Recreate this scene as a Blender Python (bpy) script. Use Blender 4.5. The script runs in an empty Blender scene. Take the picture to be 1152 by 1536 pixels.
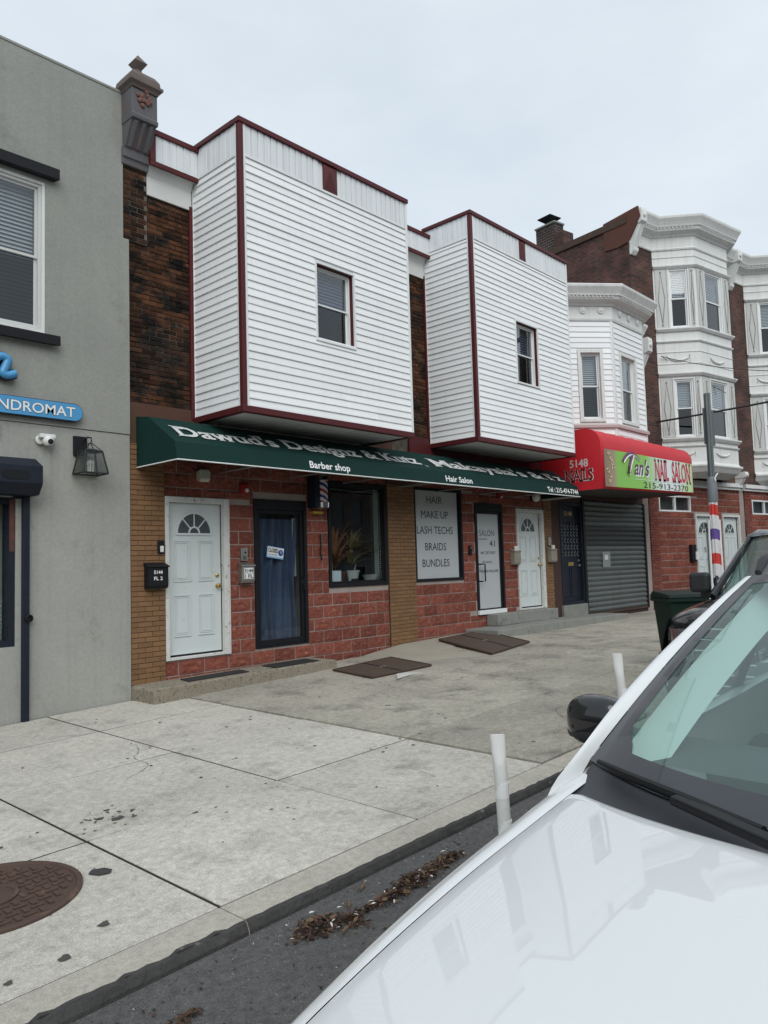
import bpy, bmesh, math, random
from mathutils import Matrix, Vector
random.seed(7)
S = bpy.context.scene
C = S.collection
R = math.radians

# ------------------------------------------------------------------ camera
cam_d = bpy.data.cameras.new('camera')
cam = bpy.data.objects.new('camera', cam_d); C.objects.link(cam); S.camera = cam
cam_d.sensor_fit = 'VERTICAL'; cam_d.sensor_height = 36.0; cam_d.lens = 36.0 * 1154.0 / 1536.0
cam_d.clip_start = 0.05; cam_d.clip_end = 3000
pan, pitch, roll = 0.82344, 0.07148, -0.02988
dv = Vector((math.sin(pan)*math.cos(pitch), math.cos(pan)*math.cos(pitch), math.sin(pitch)))
rv = Vector((math.cos(pan), -math.sin(pan), 0)); uv_ = rv.cross(dv)
r2 = math.cos(roll)*rv + math.sin(roll)*uv_; u2 = -math.sin(roll)*rv + math.cos(roll)*uv_
cam.matrix_world = Matrix(((r2.x, u2.x, -dv.x, 0), (r2.y, u2.y, -dv.y, 0), (r2.z, u2.z, -dv.z, 1.6), (0, 0, 0, 1)))
S.render.resolution_x = 768; S.render.resolution_y = 1024
S.view_settings.view_transform = 'Standard'; S.view_settings.look = 'None'
S.view_settings.exposure = 0.42; S.view_settings.gamma = 1.0; S.view_settings.use_curve_mapping = False

# ------------------------------------------------------------------ sky and sun (overcast)
sun_dir = Vector((-0.42, -0.60, 0.68)).normalized()
w = bpy.data.worlds.new('World'); S.world = w; w.use_nodes = True
nt = w.node_tree; nt.nodes.clear()
def wn(t): return nt.nodes.new(t)
wo = wn('ShaderNodeOutputWorld'); bg = wn('ShaderNodeBackground'); sky = wn('ShaderNodeTexSky')
sky.sky_type = 'NISHITA'; sky.sun_disc = False
sky.sun_elevation = math.asin(sun_dir.z); sky.sun_rotation = math.atan2(sun_dir.x, sun_dir.y)
tc = wn('ShaderNodeTexCoord'); mp = wn('ShaderNodeMapping'); nz = wn('ShaderNodeTexNoise'); cr = wn('ShaderNodeValToRGB'); mx = wn('ShaderNodeMix')
mp.inputs['Scale'].default_value = (1.2, 1.2, 3.0)
nz.inputs['Scale'].default_value = 1.6; nz.inputs['Detail'].default_value = 5; nz.inputs['Roughness'].default_value = .55
cr.color_ramp.elements[0].position = .3; cr.color_ramp.elements[0].color = (4.95, 5.55, 6.1, 1)
cr.color_ramp.elements[1].position = .72; cr.color_ramp.elements[1].color = (6.25, 6.75, 7.15, 1)
mx.data_type = 'RGBA'; mx.inputs['Factor'].default_value = .9
nt.links.new(tc.outputs['Generated'], mp.inputs['Vector']); nt.links.new(mp.outputs[0], nz.inputs['Vector'])
nt.links.new(nz.outputs['Fac'], cr.inputs['Fac']); nt.links.new(sky.outputs[0], mx.inputs[6]); nt.links.new(cr.outputs[0], mx.inputs[7])
nt.links.new(mx.outputs[2], bg.inputs['Color']); bg.inputs['Strength'].default_value = .107
nt.links.new(bg.outputs[0], wo.inputs['Surface'])
sd = bpy.data.lights.new('sun', 'SUN'); sd.energy = 1.5; sd.angle = R(50); sd.color = (1, .98, .95)
sun = bpy.data.objects.new('sun', sd); C.objects.link(sun)
sun.rotation_euler = sun_dir.to_track_quat('Z', 'Y').to_euler(); sun.location = (0, 0, 20)

# ------------------------------------------------------------------ materials
MATS = {}
def mat(name, col, rough=.6, col2=None, nscale=3.0, namp=.5, bump=0., bscale=40., metal=0., coat=0., rand=0., spec=.5,
        streak=None, stretch=(1, 1, 1), col3=None, n3=(.5, .62), s3=1.2, emit=None, speck=0., sps=130.):
    """principled material: two colours mixed by noise, optional third (stains), relief and variation by object"""
    if name in MATS: return MATS[name]
    m = bpy.data.materials.new(name); m.use_nodes = True; MATS[name] = m
    n = m.node_tree.nodes; l = m.node_tree.links; p = n['Principled BSDF']
    p.inputs['Roughness'].default_value = rough; p.inputs['Metallic'].default_value = metal
    p.inputs['Coat Weight'].default_value = coat; p.inputs['Coat Roughness'].default_value = .015
    p.inputs['Specular IOR Level'].default_value = spec
    c4 = lambda c: (c[0], c[1], c[2], 1)
    geo = n.new('ShaderNodeNewGeometry'); mpn = n.new('ShaderNodeMapping'); mpn.inputs['Scale'].default_value = stretch
    l.new(geo.outputs['Position'], mpn.inputs['Vector'])
    out = None
    if col2 is not None:
        a = n.new('ShaderNodeTexNoise'); a.inputs['Scale'].default_value = nscale; a.inputs['Detail'].default_value = 8; a.inputs['Roughness'].default_value = .65
        l.new(mpn.outputs[0], a.inputs['Vector'])
        r = n.new('ShaderNodeMapRange'); r.inputs[1].default_value = .5 - namp*.5; r.inputs[2].default_value = .5 + namp*.5
        l.new(a.outputs['Fac'], r.inputs[0])
        x = n.new('ShaderNodeMix'); x.data_type = 'RGBA'; x.inputs[6].default_value = c4(col); x.inputs[7].default_value = c4(col2)
        l.new(r.outputs[0], x.inputs[0]); out = x.outputs[2]
    else:
        x = n.new('ShaderNodeRGB'); x.outputs[0].default_value = c4(col); out = x.outputs[0]
    if col3 is not None:
        a = n.new('ShaderNodeTexNoise'); a.inputs['Scale'].default_value = s3; a.inputs['Detail'].default_value = 10; a.inputs['Roughness'].default_value = .7
        l.new(mpn.outputs[0], a.inputs['Vector'])
        r = n.new('ShaderNodeMapRange'); r.inputs[1].default_value = n3[0]; r.inputs[2].default_value = n3[1]
        l.new(a.outputs['Fac'], r.inputs[0])
        x = n.new('ShaderNodeMix'); x.data_type = 'RGBA'; x.inputs[7].default_value = c4(col3)
        l.new(out, x.inputs[6]); l.new(r.outputs[0], x.inputs[0]); out = x.outputs[2]
    if streak is not None:      # run-off streaks: colour, amount
        q = n.new('ShaderNodeMapping'); q.inputs['Scale'].default_value = (9, 9, .35); l.new(geo.outputs['Position'], q.inputs['Vector'])
        a = n.new('ShaderNodeTexNoise'); a.inputs['Scale'].default_value = 1.3; a.inputs['Detail'].default_value = 6; l.new(q.outputs[0], a.inputs['Vector'])
        r = n.new('ShaderNodeMapRange'); r.inputs[1].default_value = .5; r.inputs[2].default_value = .75; r.inputs[4].default_value = streak[3]
        l.new(a.outputs['Fac'], r.inputs[0])
        x = n.new('ShaderNodeMix'); x.data_type = 'RGBA'; x.inputs[7].default_value = c4(streak[:3])
        l.new(out, x.inputs[6]); l.new(r.outputs[0], x.inputs[0]); out = x.outputs[2]
    if speck > 0:
        a = n.new('ShaderNodeTexNoise'); a.inputs['Scale'].default_value = sps; a.inputs['Detail'].default_value = 3; l.new(geo.outputs['Position'], a.inputs['Vector'])
        a2 = n.new('ShaderNodeTexNoise'); a2.inputs['Scale'].default_value = sps*.17; a2.inputs['Detail'].default_value = 6; a2.inputs['Roughness'].default_value = .7; l.new(geo.outputs['Position'], a2.inputs['Vector'])
        ad = n.new('ShaderNodeMath'); ad.operation = 'ADD'; l.new(a.outputs['Fac'], ad.inputs[0]); l.new(a2.outputs['Fac'], ad.inputs[1])
        r = n.new('ShaderNodeMapRange'); r.inputs[1].default_value = .7; r.inputs[2].default_value = 1.3; r.inputs[3].default_value = 1-speck; r.inputs[4].default_value = 1+speck; l.new(ad.outputs[0], r.inputs[0])
        h = n.new('ShaderNodeHueSaturation'); l.new(out, h.inputs['Color']); l.new(r.outputs[0], h.inputs['Value']); out = h.outputs[0]
    if rand > 0:
        oi = n.new('ShaderNodeObjectInfo'); r = n.new('ShaderNodeMapRange'); r.inputs[3].default_value = 1-rand; r.inputs[4].default_value = 1+rand
        l.new(oi.outputs['Random'], r.inputs[0])
        h = n.new('ShaderNodeHueSaturation'); l.new(out, h.inputs['Color']); l.new(r.outputs[0], h.inputs['Value']); out = h.outputs[0]
    l.new(out, p.inputs['Base Color'])
    if bump > 0:
        a = n.new('ShaderNodeTexNoise'); a.inputs['Scale'].default_value = bscale; a.inputs['Detail'].default_value = 6; l.new(geo.outputs['Position'], a.inputs['Vector'])
        b = n.new('ShaderNodeBump'); b.inputs['Strength'].default_value = bump; b.inputs['Distance'].default_value = .01
        l.new(a.outputs['Fac'], b.inputs['Height']); l.new(b.outputs[0], p.inputs['Normal'])
    return m

def glass(name, tint=(.8, .9, .88), refl=1.0, rough=.0, dust_sky_veil=0.):
    if name in MATS: return MATS[name]
    m = bpy.data.materials.new(name); m.use_nodes = True; MATS[name] = m
    n = m.node_tree.nodes; l = m.node_tree.links; n.remove(n['Principled BSDF'])
    t = n.new('ShaderNodeBsdfTransparent'); t.inputs[0].default_value = (*tint, 1)
    g = n.new('ShaderNodeBsdfGlossy'); g.inputs['Roughness'].default_value = rough
    f = n.new('ShaderNodeFresnel'); gg = n.new('ShaderNodeNewGeometry'); io = n.new('ShaderNodeMath'); io.operation = 'MULTIPLY_ADD'
    io.inputs[1].default_value = 1/1.52-1.52; io.inputs[2].default_value = 1.52; l.new(gg.outputs['Backfacing'], io.inputs[0]); l.new(io.outputs[0], f.inputs[0])
    mu = n.new('ShaderNodeMath'); mu.operation = 'MULTIPLY'; mu.inputs[1].default_value = 1.25*refl; mu.use_clamp = True
    x = n.new('ShaderNodeMixShader'); l.new(f.outputs[0], mu.inputs[0]); l.new(mu.outputs[0], x.inputs[0])
    l.new(t.outputs[0], x.inputs[1]); l.new(g.outputs[0], x.inputs[2]); last = x
    if dust_sky_veil > 0:
        d = n.new('ShaderNodeBsdfDiffuse'); d.inputs[0].default_value = (.50, .70, .66, 1); x2 = n.new('ShaderNodeMixShader'); x2.inputs[0].default_value = dust_sky_veil  # teal diffuse veil: dust plus sky reflection painted into the glass colour
        l.new(x.outputs[0], x2.inputs[1]); l.new(d.outputs[0], x2.inputs[2]); last = x2
    l.new(last.outputs[0], n['Material Output'].inputs[0])
    return m

def brickmat(name, c1, c2, mortar, bw=.21, bh=.067, ms=.012):
    """far brickwork: colour and shallow relief by world position"""
    if name in MATS: return MATS[name]
    m = bpy.data.materials.new(name); m.use_nodes = True; MATS[name] = m
    n = m.node_tree.nodes; l = m.node_tree.links; p = n['Principled BSDF']; p.inputs['Roughness'].default_value = .9
    g = n.new('ShaderNodeNewGeometry'); sx = n.new('ShaderNodeSeparateXYZ'); l.new(g.outputs['Position'], sx.inputs[0])
    ad = n.new('ShaderNodeMath'); ad.operation = 'ADD'; l.new(sx.outputs[0], ad.inputs[0]); l.new(sx.outputs[1], ad.inputs[1])
    cx = n.new('ShaderNodeCombineXYZ'); l.new(ad.outputs[0], cx.inputs[0]); l.new(sx.outputs[2], cx.inputs[1])
    b = n.new('ShaderNodeTexBrick'); l.new(cx.outputs[0], b.inputs['Vector'])
    b.inputs['Scale'].default_value = 1; b.inputs['Brick Width'].default_value = bw; b.inputs['Row Height'].default_value = bh; b.inputs['Mortar Size'].default_value = ms
    b.inputs['Color1'].default_value = (*c1, 1); b.inputs['Color2'].default_value = (*c2, 1); b.inputs['Mortar'].default_value = (*mortar, 1)
    z = n.new('ShaderNodeTexNoise'); z.inputs['Scale'].default_value = 1.5; z.inputs['Detail'].default_value = 8; l.new(g.outputs['Position'], z.inputs['Vector'])
    r = n.new('ShaderNodeMapRange'); r.inputs[1].default_value = .3; r.inputs[2].default_value = .7; r.inputs[3].default_value = .45; r.inputs[4].default_value = 1.3; l.new(z.outputs['Fac'], r.inputs[0])
    h = n.new('ShaderNodeHueSaturation'); l.new(b.outputs['Color'], h.inputs['Color']); l.new(r.outputs[0], h.inputs['Value']); l.new(h.outputs[0], p.inputs['Base Color'])
    bu = n.new('ShaderNodeBump'); bu.inputs['Strength'].default_value = .6; bu.inputs['Distance'].default_value = .008; bu.invert = True
    l.new(b.outputs['Fac'], bu.inputs['Height']); l.new(bu.outputs[0], p.inputs['Normal'])
    return m

M_STUCCO = mat('grey_stucco', (.325, .332, .302), .94, (.255, .262, .24), .8, .6, .6, 150, streak=(.2, .205, .185, .2), speck=.12, sps=150, spec=.2, col3=(.22, .225, .20), n3=(.58, .75), s3=1.3)
M_STUCCO2 = mat('grey_stucco_lower', (.365, .367, .338), .94, (.28, .285, .262), .9, .6, .5, 130, streak=(.2, .2, .182, .25), speck=.11, sps=140, spec=.2, col3=(.225, .22, .195), n3=(.57, .72), s3=1.9)
M_BLACK = mat('black_paint', (.006, .0065, .009), .6, (.011, .012, .015), 6, .6, .1, 60, spec=.25)
M_NAVY = mat('navy_black_paint', (.008, .012, .022), .55, (.015, .019, .03), 5, .6, .1, 40, spec=.25)
M_SIDE = mat('white_vinyl', (.84, .855, .855), .5, (.75, .77, .775), 1.1, .9, .04, 30, rand=.045, streak=(.56, .58, .57, .14), spec=.3)
M_FASC = mat('white_fascia', (.74, .77, .79), .45, (.64, .67, .68), 1.6, .9, streak=(.42, .44, .44, .4), rand=.03)
M_TRIM = mat('white_trim', (.76, .78, .78), .5, (.66, .68, .67), 4, .8, .08, 60)
M_SOFF = mat('white_soffit', (.62, .63, .61), .6, (.52, .53, .51), 3, .8, .1, 50)
M_MAROON = mat('maroon_trim', (.092, .014, .016), .5, (.065, .012, .014), 3, .8, .06, 60, spec=.3)
M_OLDWHITE = mat('old_white_paint', (.74, .755, .735), .7, (.61, .62, .60), 2.2, .9, .2, 50, streak=(.40, .40, .38, .35), col3=(.30, .29, .27), n3=(.65, .73), s3=9, spec=.3)
M_PEEL = mat('peeling_white_paint', (.66, .67, .65), .7, (.5, .5, .47), 5, .8, .3, 60, col3=(.2, .16, .12), n3=(.58, .66), s3=14)
M_DOOR = mat('pale_door_paint', (.60, .655, .655), .45, (.54, .59, .585), 2.5, .8, .05, 60, col3=(.40, .42, .41), n3=(.62, .8), s3=5)
M_TAN = mat('tan_painted_brick', (.215, .115, .05), .75, (.165, .088, .04), 5, .8, .3, 90, rand=.14, col3=(.10, .062, .035), n3=(.6, .75), s3=4)
M_TANJ = mat('tan_brick_joint', (.085, .046, .022), .9, (.06, .034, .018), 8, .8, .3, 80)
M_OLDBR = mat('old_brown_brick', (.092, .036, .016), .9, (.020, .014, .011), 1.5, .3, .5, 90, rand=.6, col3=(.011, .010, .009), n3=(.50, .58), s3=2.4, stretch=(1, 1, 1.6), speck=.25, sps=90, spec=.15)
M_OLDJ = mat('old_mortar', (.17, .15, .125), .95, (.022, .018, .015), 1.3, .22, .4, 80, spec=.1)
M_BLOCK = mat('red_split_block', (.245, .076, .051), .92, (.150, .050, .037), 6, .7, .9, 70, rand=.22, col3=(.36, .175, .145), n3=(.55, .74), s3=15, speck=.25, sps=110, spec=.2)
M_BLKJ = mat('block_mortar', (.40, .345, .315), .95, (.25, .205, .185), 4, .9, .3, 70, spec=.1)
M_REDBR = mat('red_brick', (.23, .055, .038), .9, (.15, .04, .03), 8, .8, .5, 90, rand=.25)
M_CONC = mat('pale_concrete', (.53, .51, .45), .95, (.40, .385, .34), .9, .55, .45, 120, rand=.06, col3=(.215, .207, .185), n3=(.52, .80), s3=2.4, speck=.34, sps=115, spec=.2)
M_CONCD = mat('worn_tan_concrete', (.395, .37, .31), .95, (.26, .245, .208), 1.0, .5, .45, 120, rand=.11, col3=(.155, .148, .13), n3=(.51, .70), s3=1.8, speck=.34, sps=105, spec=.2)
M_JOINT = mat('joint_dirt', (.022, .02, .018), .98, (.05, .046, .04), 12, .8, spec=.05)
M_STEPC = mat('old_step_concrete', (.29, .26, .2), .95, (.2, .175, .13), 5, .8, .9, 60, col3=(.085, .075, .06), n3=(.53, .62), s3=24)
M_STEPG = mat('grey_step_concrete', (.26, .265, .245), .93, (.17, .175, .16), 4, .8, .5, 60, col3=(.1, .1, .09), n3=(.58, .7), s3=8)
M_ASPH = mat('asphalt', (.125, .123, .12), .95, (.088, .087, .087), 1.2, .8, 1.0, 160, col3=(.30, .29, .27), n3=(.61, .66), s3=70, speck=.42, sps=150, spec=.2)
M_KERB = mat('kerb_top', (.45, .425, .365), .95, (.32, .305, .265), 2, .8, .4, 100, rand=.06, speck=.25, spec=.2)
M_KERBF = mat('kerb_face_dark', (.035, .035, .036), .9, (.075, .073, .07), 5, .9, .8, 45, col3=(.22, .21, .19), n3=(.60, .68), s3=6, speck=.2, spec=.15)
M_GLASS = glass('window_glass', (.88, .91, .92), 1.5); M_GLASSD = glass('shop_glass', (.90, .94, .94), .8)
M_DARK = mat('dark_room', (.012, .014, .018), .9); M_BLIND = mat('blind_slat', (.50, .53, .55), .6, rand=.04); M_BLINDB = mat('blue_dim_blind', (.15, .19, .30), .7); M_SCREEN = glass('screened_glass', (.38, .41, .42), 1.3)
M_BLINDL = mat('dim_blind', (.20, .225, .245), .7)
M_GREEN = mat('green_canvas', (.0020, .031, .025), .75, (.0015, .022, .019), 2, .8, .45, 9, col3=(.018, .034, .026), n3=(.68, .8), s3=2.4, spec=.25)
M_LET = mat('white_lettering', (.80, .81, .80), .6, (.70, .72, .70), 8, .8)
M_RED = mat('red_canvas', (.58, .014, .024), .55, (.46, .011, .019), 1.6, .9, .4, 8, col3=(.5, .10, .10), n3=(.62, .85), s3=1.7)
M_CHROME = mat('chrome', (.75, .76, .78), .12, metal=1.); M_BRASS = mat('brass', (.62, .44, .15), .28, metal=1.)
M_STEEL = mat('brushed_steel', (.42, .42, .40), .45, (.3, .3, .28), 12, .8, metal=.8)
M_RUST = mat('rusty_steel', (.075, .042, .026), .8, (.045, .028, .02), 6, .8, .5, 60, col3=(.13, .062, .03), n3=(.58, .7), s3=4)
M_PLASW = mat('white_plastic', (.72, .73, .71), .45, (.6, .61, .58), 6, .8); M_PLASB = mat('black_plastic', (.014, .014, .016), .5, bump=.1, bscale=120)
M_BEIGE = mat('beige_plastic', (.46, .45, .39), .5); M_REDPL = mat('red_plastic', (.30, .012, .014), .4)
M_RUBBER = mat('rubber', (.016, .016, .017), .85, bump=.3, bscale=80)

# ------------------------------------------------------------------ mesh helpers
WM = {}
def wm(o): return WM.get(o.name, Matrix.Identity(4))
def attach(o, parent, world):
    """parent o to parent while keeping the given world matrix"""
    C.objects.link(o)
    if parent is not None:
        o.parent = parent; o.matrix_parent_inverse = wm(parent).inverted()
    o.matrix_basis = world; WM[o.name] = world
    return o
def frame(ox, oy, ux=1., uy=0., oz=0.):
    l = math.hypot(ux, uy); ux, uy = ux/l, uy/l
    return Matrix(((ux, -uy, 0, ox), (uy, ux, 0, oy), (0, 0, 1, oz), (0, 0, 0, 1)))
I4 = Matrix.Identity(4)
def T(x, y, z): return Matrix.Translation((x, y, z))
def SC(x, y, z): return Matrix.Diagonal((x, y, z, 1))
class MB:
    def __init__(s, F=None): s.v = []; s.f = []; s.mi = []; s.F = F or I4; s.cur = 0
    def add(s, vs, fs):
        b = len(s.v); s.v += [s.F @ Vector(p) for p in vs]
        for f in fs: s.f.append([b+i for i in f]); s.mi.append(s.cur)
        return s
    def box(s, x0, x1, y0, y1, z0, z1):
        return s.add([(x0,y0,z0),(x1,y0,z0),(x1,y1,z0),(x0,y1,z0),(x0,y0,z1),(x1,y0,z1),(x1,y1,z1),(x0,y1,z1)],
            [(3,2,1,0),(4,5,6,7),(0,1,5,4),(1,2,6,5),(2,3,7,6),(3,0,4,7)])
    def hexa(s, p):     # eight corners: bottom four, top four
        return s.add(p, [(3,2,1,0),(4,5,6,7),(0,1,5,4),(1,2,6,5),(2,3,7,6),(3,0,4,7)])
    def prism(s, poly, axis, a, b):
        """poly of (p,q) in the other two axes, extruded from a to b along axis"""
        def mk(p, t): return {'x': (t, p[0], p[1]), 'y': (p[0], t, p[1]), 'z': (p[0], p[1], t)}[axis]
        n = len(poly); vs = [mk(p, a) for p in poly] + [mk(p, b) for p in poly]
        fs = [list(range(n))[::-1], list(range(n, 2*n))] + [(i, (i+1) % n, n+(i+1) % n, n+i) for i in range(n)]
        return s.add(vs, fs)
    def ring(s, x0, x1, z0, z1, w, y0, y1, wb=None, wt=None):
        """rectangular frame in the x-z plane"""
        wb = w if wb is None else wb; wt = w if wt is None else wt
        s.box(x0, x0+w, y0, y1, z0, z1); s.box(x1-w, x1, y0, y1, z0, z1)
        s.box(x0+w, x1-w, y0, y1, z1-wt, z1)
        if wb > 0: s.box(x0+w, x1-w, y0, y1, z0, z0+wb)
        return s
    def tube(s, pts, r, n=8, caps=True):
        pts = [Vector(p) for p in pts]; rs = r if isinstance(r, (list, tuple)) else [r]*len(pts)
        b = []; up = Vector((0, 0, 1))
        for i, p in enumerate(pts):
            d = (pts[min(i+1, len(pts)-1)] - pts[max(i-1, 0)]).normalized()
            a = d.cross(up if abs(d.z) < .9 else Vector((1, 0, 0))).normalized(); c = a.cross(d)
            b += [p + rs[i]*(math.cos(2*math.pi*k/n)*a + math.sin(2*math.pi*k/n)*c) for k in range(n)]
        fs = [(i*n+k, i*n+(k+1) % n, (i+1)*n+(k+1) % n, (i+1)*n+k) for i in range(len(pts)-1) for k in range(n)]
        if caps: fs += [tuple(range(n))[::-1], tuple(range((len(pts)-1)*n, len(pts)*n))]
        return s.add(b, fs)
    def lathe(s, prof, cx=0, cy=0, cz=0, n=16, axis='z', sq=False):
        b = []
        for (r, h) in prof:
            for k in range(n):
                a = 2*math.pi*(k+(.5 if n == 4 else 0))/n; x, y = r*math.cos(a), r*math.sin(a)
                b.append({'z': (cx+x, cy+y, cz+h), 'y': (cx+x, cy+h, cz+y), 'x': (cx+h, cy+x, cz+y)}[axis])
        m = len(prof)
        fs = [(i*n+k, i*n+(k+1) % n, (i+1)*n+(k+1) % n, (i+1)*n+k) for i in range(m-1) for k in range(n)]
        fs += [tuple(range(n))[::-1], tuple(range((m-1)*n, m*n))]
        return s.add(b, fs)
    def grid(s, fn, nu, nv):
        b = [fn(i/nu, j/nv) for j in range(nv+1) for i in range(nu+1)]
        return s.add(b, [(j*(nu+1)+i, j*(nu+1)+i+1, (j+1)*(nu+1)+i+1, (j+1)*(nu+1)+i) for j in range(nv) for i in range(nu)])
    def mesh(s, name, mats, smooth=False):
        me = bpy.data.meshes.new(name); me.from_pydata([tuple(p) for p in s.v], [], s.f)
        for m in (mats if isinstance(mats, (list, tuple)) else [mats]): me.materials.append(m)
        me.polygons.foreach_set('material_index', s.mi)
        bm = bmesh.new(); bm.from_mesh(me); bmesh.ops.recalc_face_normals(bm, faces=bm.faces); bm.to_mesh(me); bm.free()
        if smooth: me.polygons.foreach_set('use_smooth', [True]*len(me.polygons))
        me.update(); return me
    def build(s, name, mats, parent=None, smooth=False, bevel=0, seg=2, sub=0, solid=0):
        o = bpy.data.objects.new(name, s.mesh(name, mats, smooth)); attach(o, parent, I4)
        if solid: d = o.modifiers.new('solid', 'SOLIDIFY'); d.thickness = solid; d.offset = 0
        if sub: d = o.modifiers.new('sub', 'SUBSURF'); d.levels = sub; d.render_levels = sub
        if bevel: d = o.modifiers.new('bevel', 'BEVEL'); d.width = bevel; d.segments = seg; d.limit_method = 'ANGLE'; d.angle_limit = R(35)
        if smooth and not sub:
            try: o.data.set_sharp_from_angle(angle=R(38))
            except Exception: pass
        return o
def box(name, m, parent, x0, x1, y0, y1, z0, z1, F=None, bevel=0):
    return MB(F).box(x0, x1, y0, y1, z0, z1).build(name, m, parent, bevel=bevel)
def tag(o, label, cat, group=None):
    o['label'] = label; o['category'] = cat
    if group: o['group'] = group
    return o
def thing(name, label, cat, loc=(0, 0, 0), rotz=0, group=None):
    o = bpy.data.objects.new(name, None); o.empty_display_size = .2
    attach(o, None, T(*loc) @ Matrix.Rotation(rotz, 4, 'Z')); return tag(o, label, cat, group)
def struct(o): o['kind'] = 'structure'; return o
def stuff(o): o['kind'] = 'stuff'; return o
def piece(name, me, parent, world):
    o = bpy.data.objects.new(name, me); return attach(o, parent, world)
def copy_tree(o, delta, parent=None, label=None):
    """a copy of a thing with copies of all its parts, moved by delta (a matrix)"""
    c = o.copy(); C.objects.link(c); c.parent = parent; c.matrix_parent_inverse = o.matrix_parent_inverse.copy()
    if parent is None: c.matrix_basis = delta @ o.matrix_basis
    if label: c['label'] = label
    for ch in o.children: copy_tree(ch, delta, c)
    return c
def wall(F, x0, x1, z0, z1, holes, y0, y1):
    """thick wall with rectangular openings (hx0, hx1, hz0, hz1)"""
    b = MB(F)
    zs = sorted({z0, z1, *[min(max(v, z0), z1) for h in holes for v in h[2:]]})
    for a, c in zip(zs, zs[1:]):
        hs = sorted((h[0], h[1]) for h in holes if h[2] < (a+c)/2 < h[3]); x = x0
        for h in hs:
            if h[0] > x: b.box(x, h[0], y0, y1, a, c)
            x = max(x, h[1])
        if x < x1: b.box(x, x1, y0, y1, a, c)
    return b
def text(name, s, F, x, z, h, m, parent, width=None, y=-.004, bold=0., serif=False, shear=0., align='L', depth=.003):
    """raised flat lettering: cap height h, drawn in the x-z plane of F"""
    cu = bpy.data.curves.new(name, 'FONT'); cu.body = s; cu.size = 1; cu.offset = bold; cu.extrude = 0; cu.resolution_u = 3; cu.shear = shear
    ob = bpy.data.objects.new(name, cu); C.objects.link(ob)
    dg = bpy.context.evaluated_depsgraph_get(); me = bpy.data.meshes.new_from_object(ob.evaluated_get(dg))
    bpy.data.objects.remove(ob); bpy.data.curves.remove(cu)
    vs = [v.co.copy() for v in me.vertices]; fs = [list(p.vertices) for p in me.polygons]
    if serif:       # slab serifs on short flat stem ends
        cnt = {}
        for f in fs:
            for a, c in zip(f, f[1:]+f[:1]): k = (min(a, c), max(a, c)); cnt[k] = cnt.get(k, 0)+1
        for (a, c), k in cnt.items():
            if k == 1:
                p, q = vs[a], vs[c]
                if abs(p.y-q.y) < .01 and .05 < abs(p.x-q.x) < .30 and (abs(p.y+bold) < .05 or p.y > .45):
                    l, r = min(p.x, q.x)-.075, max(p.x, q.x)+.075; y0 = p.y; d = .055 if y0 < .3 else -.055
                    b = len(vs); vs += [Vector((l, y0, 0)), Vector((r, y0, 0)), Vector((r-.03, y0+d, 0)), Vector((l+.03, y0+d, 0))]; fs.append([b, b+1, b+2, b+3])
    bpy.data.meshes.remove(me)
    if not vs: return None
    xs = [v.x for v in vs]; w0 = max(xs)-min(xs); k = h/.72; kx = k if width is None else width/w0
    off = -min(xs)*kx
    if align == 'C': off = -(min(xs)+max(xs))/2*kx
    rt = list(range(len(vs)))
    def find(a):
        while rt[a] != a: rt[a] = rt[rt[a]]; a = rt[a]
        return a
    for f in fs:
        for a in f[1:]: rt[find(a)] = find(f[0])
    isl = {}
    for f in fs: isl.setdefault(find(f[0]), []).append(f)
    isl = sorted(isl.values(), key=lambda g: min(vs[a].x for f in g for a in f)); words = []; end = -9
    for g in isl:       # one part for each word
        lo = min(vs[a].x for f in g for a in f); hi_ = max(vs[a].x for f in g for a in f)
        if lo > end+.17: words.append([])
        words[-1] += g; end = max(end, hi_)
    for g in words:
        ids = sorted({a for f in g for a in f}); mp_ = {a: i for i, a in enumerate(ids)}
        b = MB(F); b.add([(x+off+vs[a].x*kx, y, z+vs[a].y*k) for a in ids], [[mp_[a] for a in f] for f in g]); ob = b.build(name, m, parent)
    return ob
def gz(x, y): return .027*(min(x, 11.5)-4.2) + .003*max(0, x-11.5)*0 + .01*(y-9.084)
def rz(x, y): return .027*(min(x, 11.5)-4.2) - .119 + .02*min(max(3.17-y, 0), 5)
CUBE = {}
def cube_mesh(m, bev=0.):
    k = (m.name, bev)
    if k not in CUBE:
        b = MB()
        if bev == 0: b.box(-.5, .5, 0, 1, -.5, .5)
        else:       # front edges chamfered a little
            e = bev; b.add([(-.5,1,-.5),(.5,1,-.5),(.5,1,.5),(-.5,1,.5),(-.5,.3,-.5),(.5,.3,-.5),(.5,.3,.5),(-.5,.3,.5),(-.5+e*.3,0,-.5+e),(.5-e*.3,0,-.5+e),(.5-e*.3,0,.5-e),(-.5+e*.3,0,.5-e)],
                [(0,1,2,3),(0,1,5,4),(1,2,6,5),(2,3,7,6),(3,0,4,7),(4,5,9,8),(5,6,10,9),(6,7,11,10),(7,4,8,11),(8,9,10,11)])
        CUBE[k] = b.mesh('brick', m)
    return CUBE[k]
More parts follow.
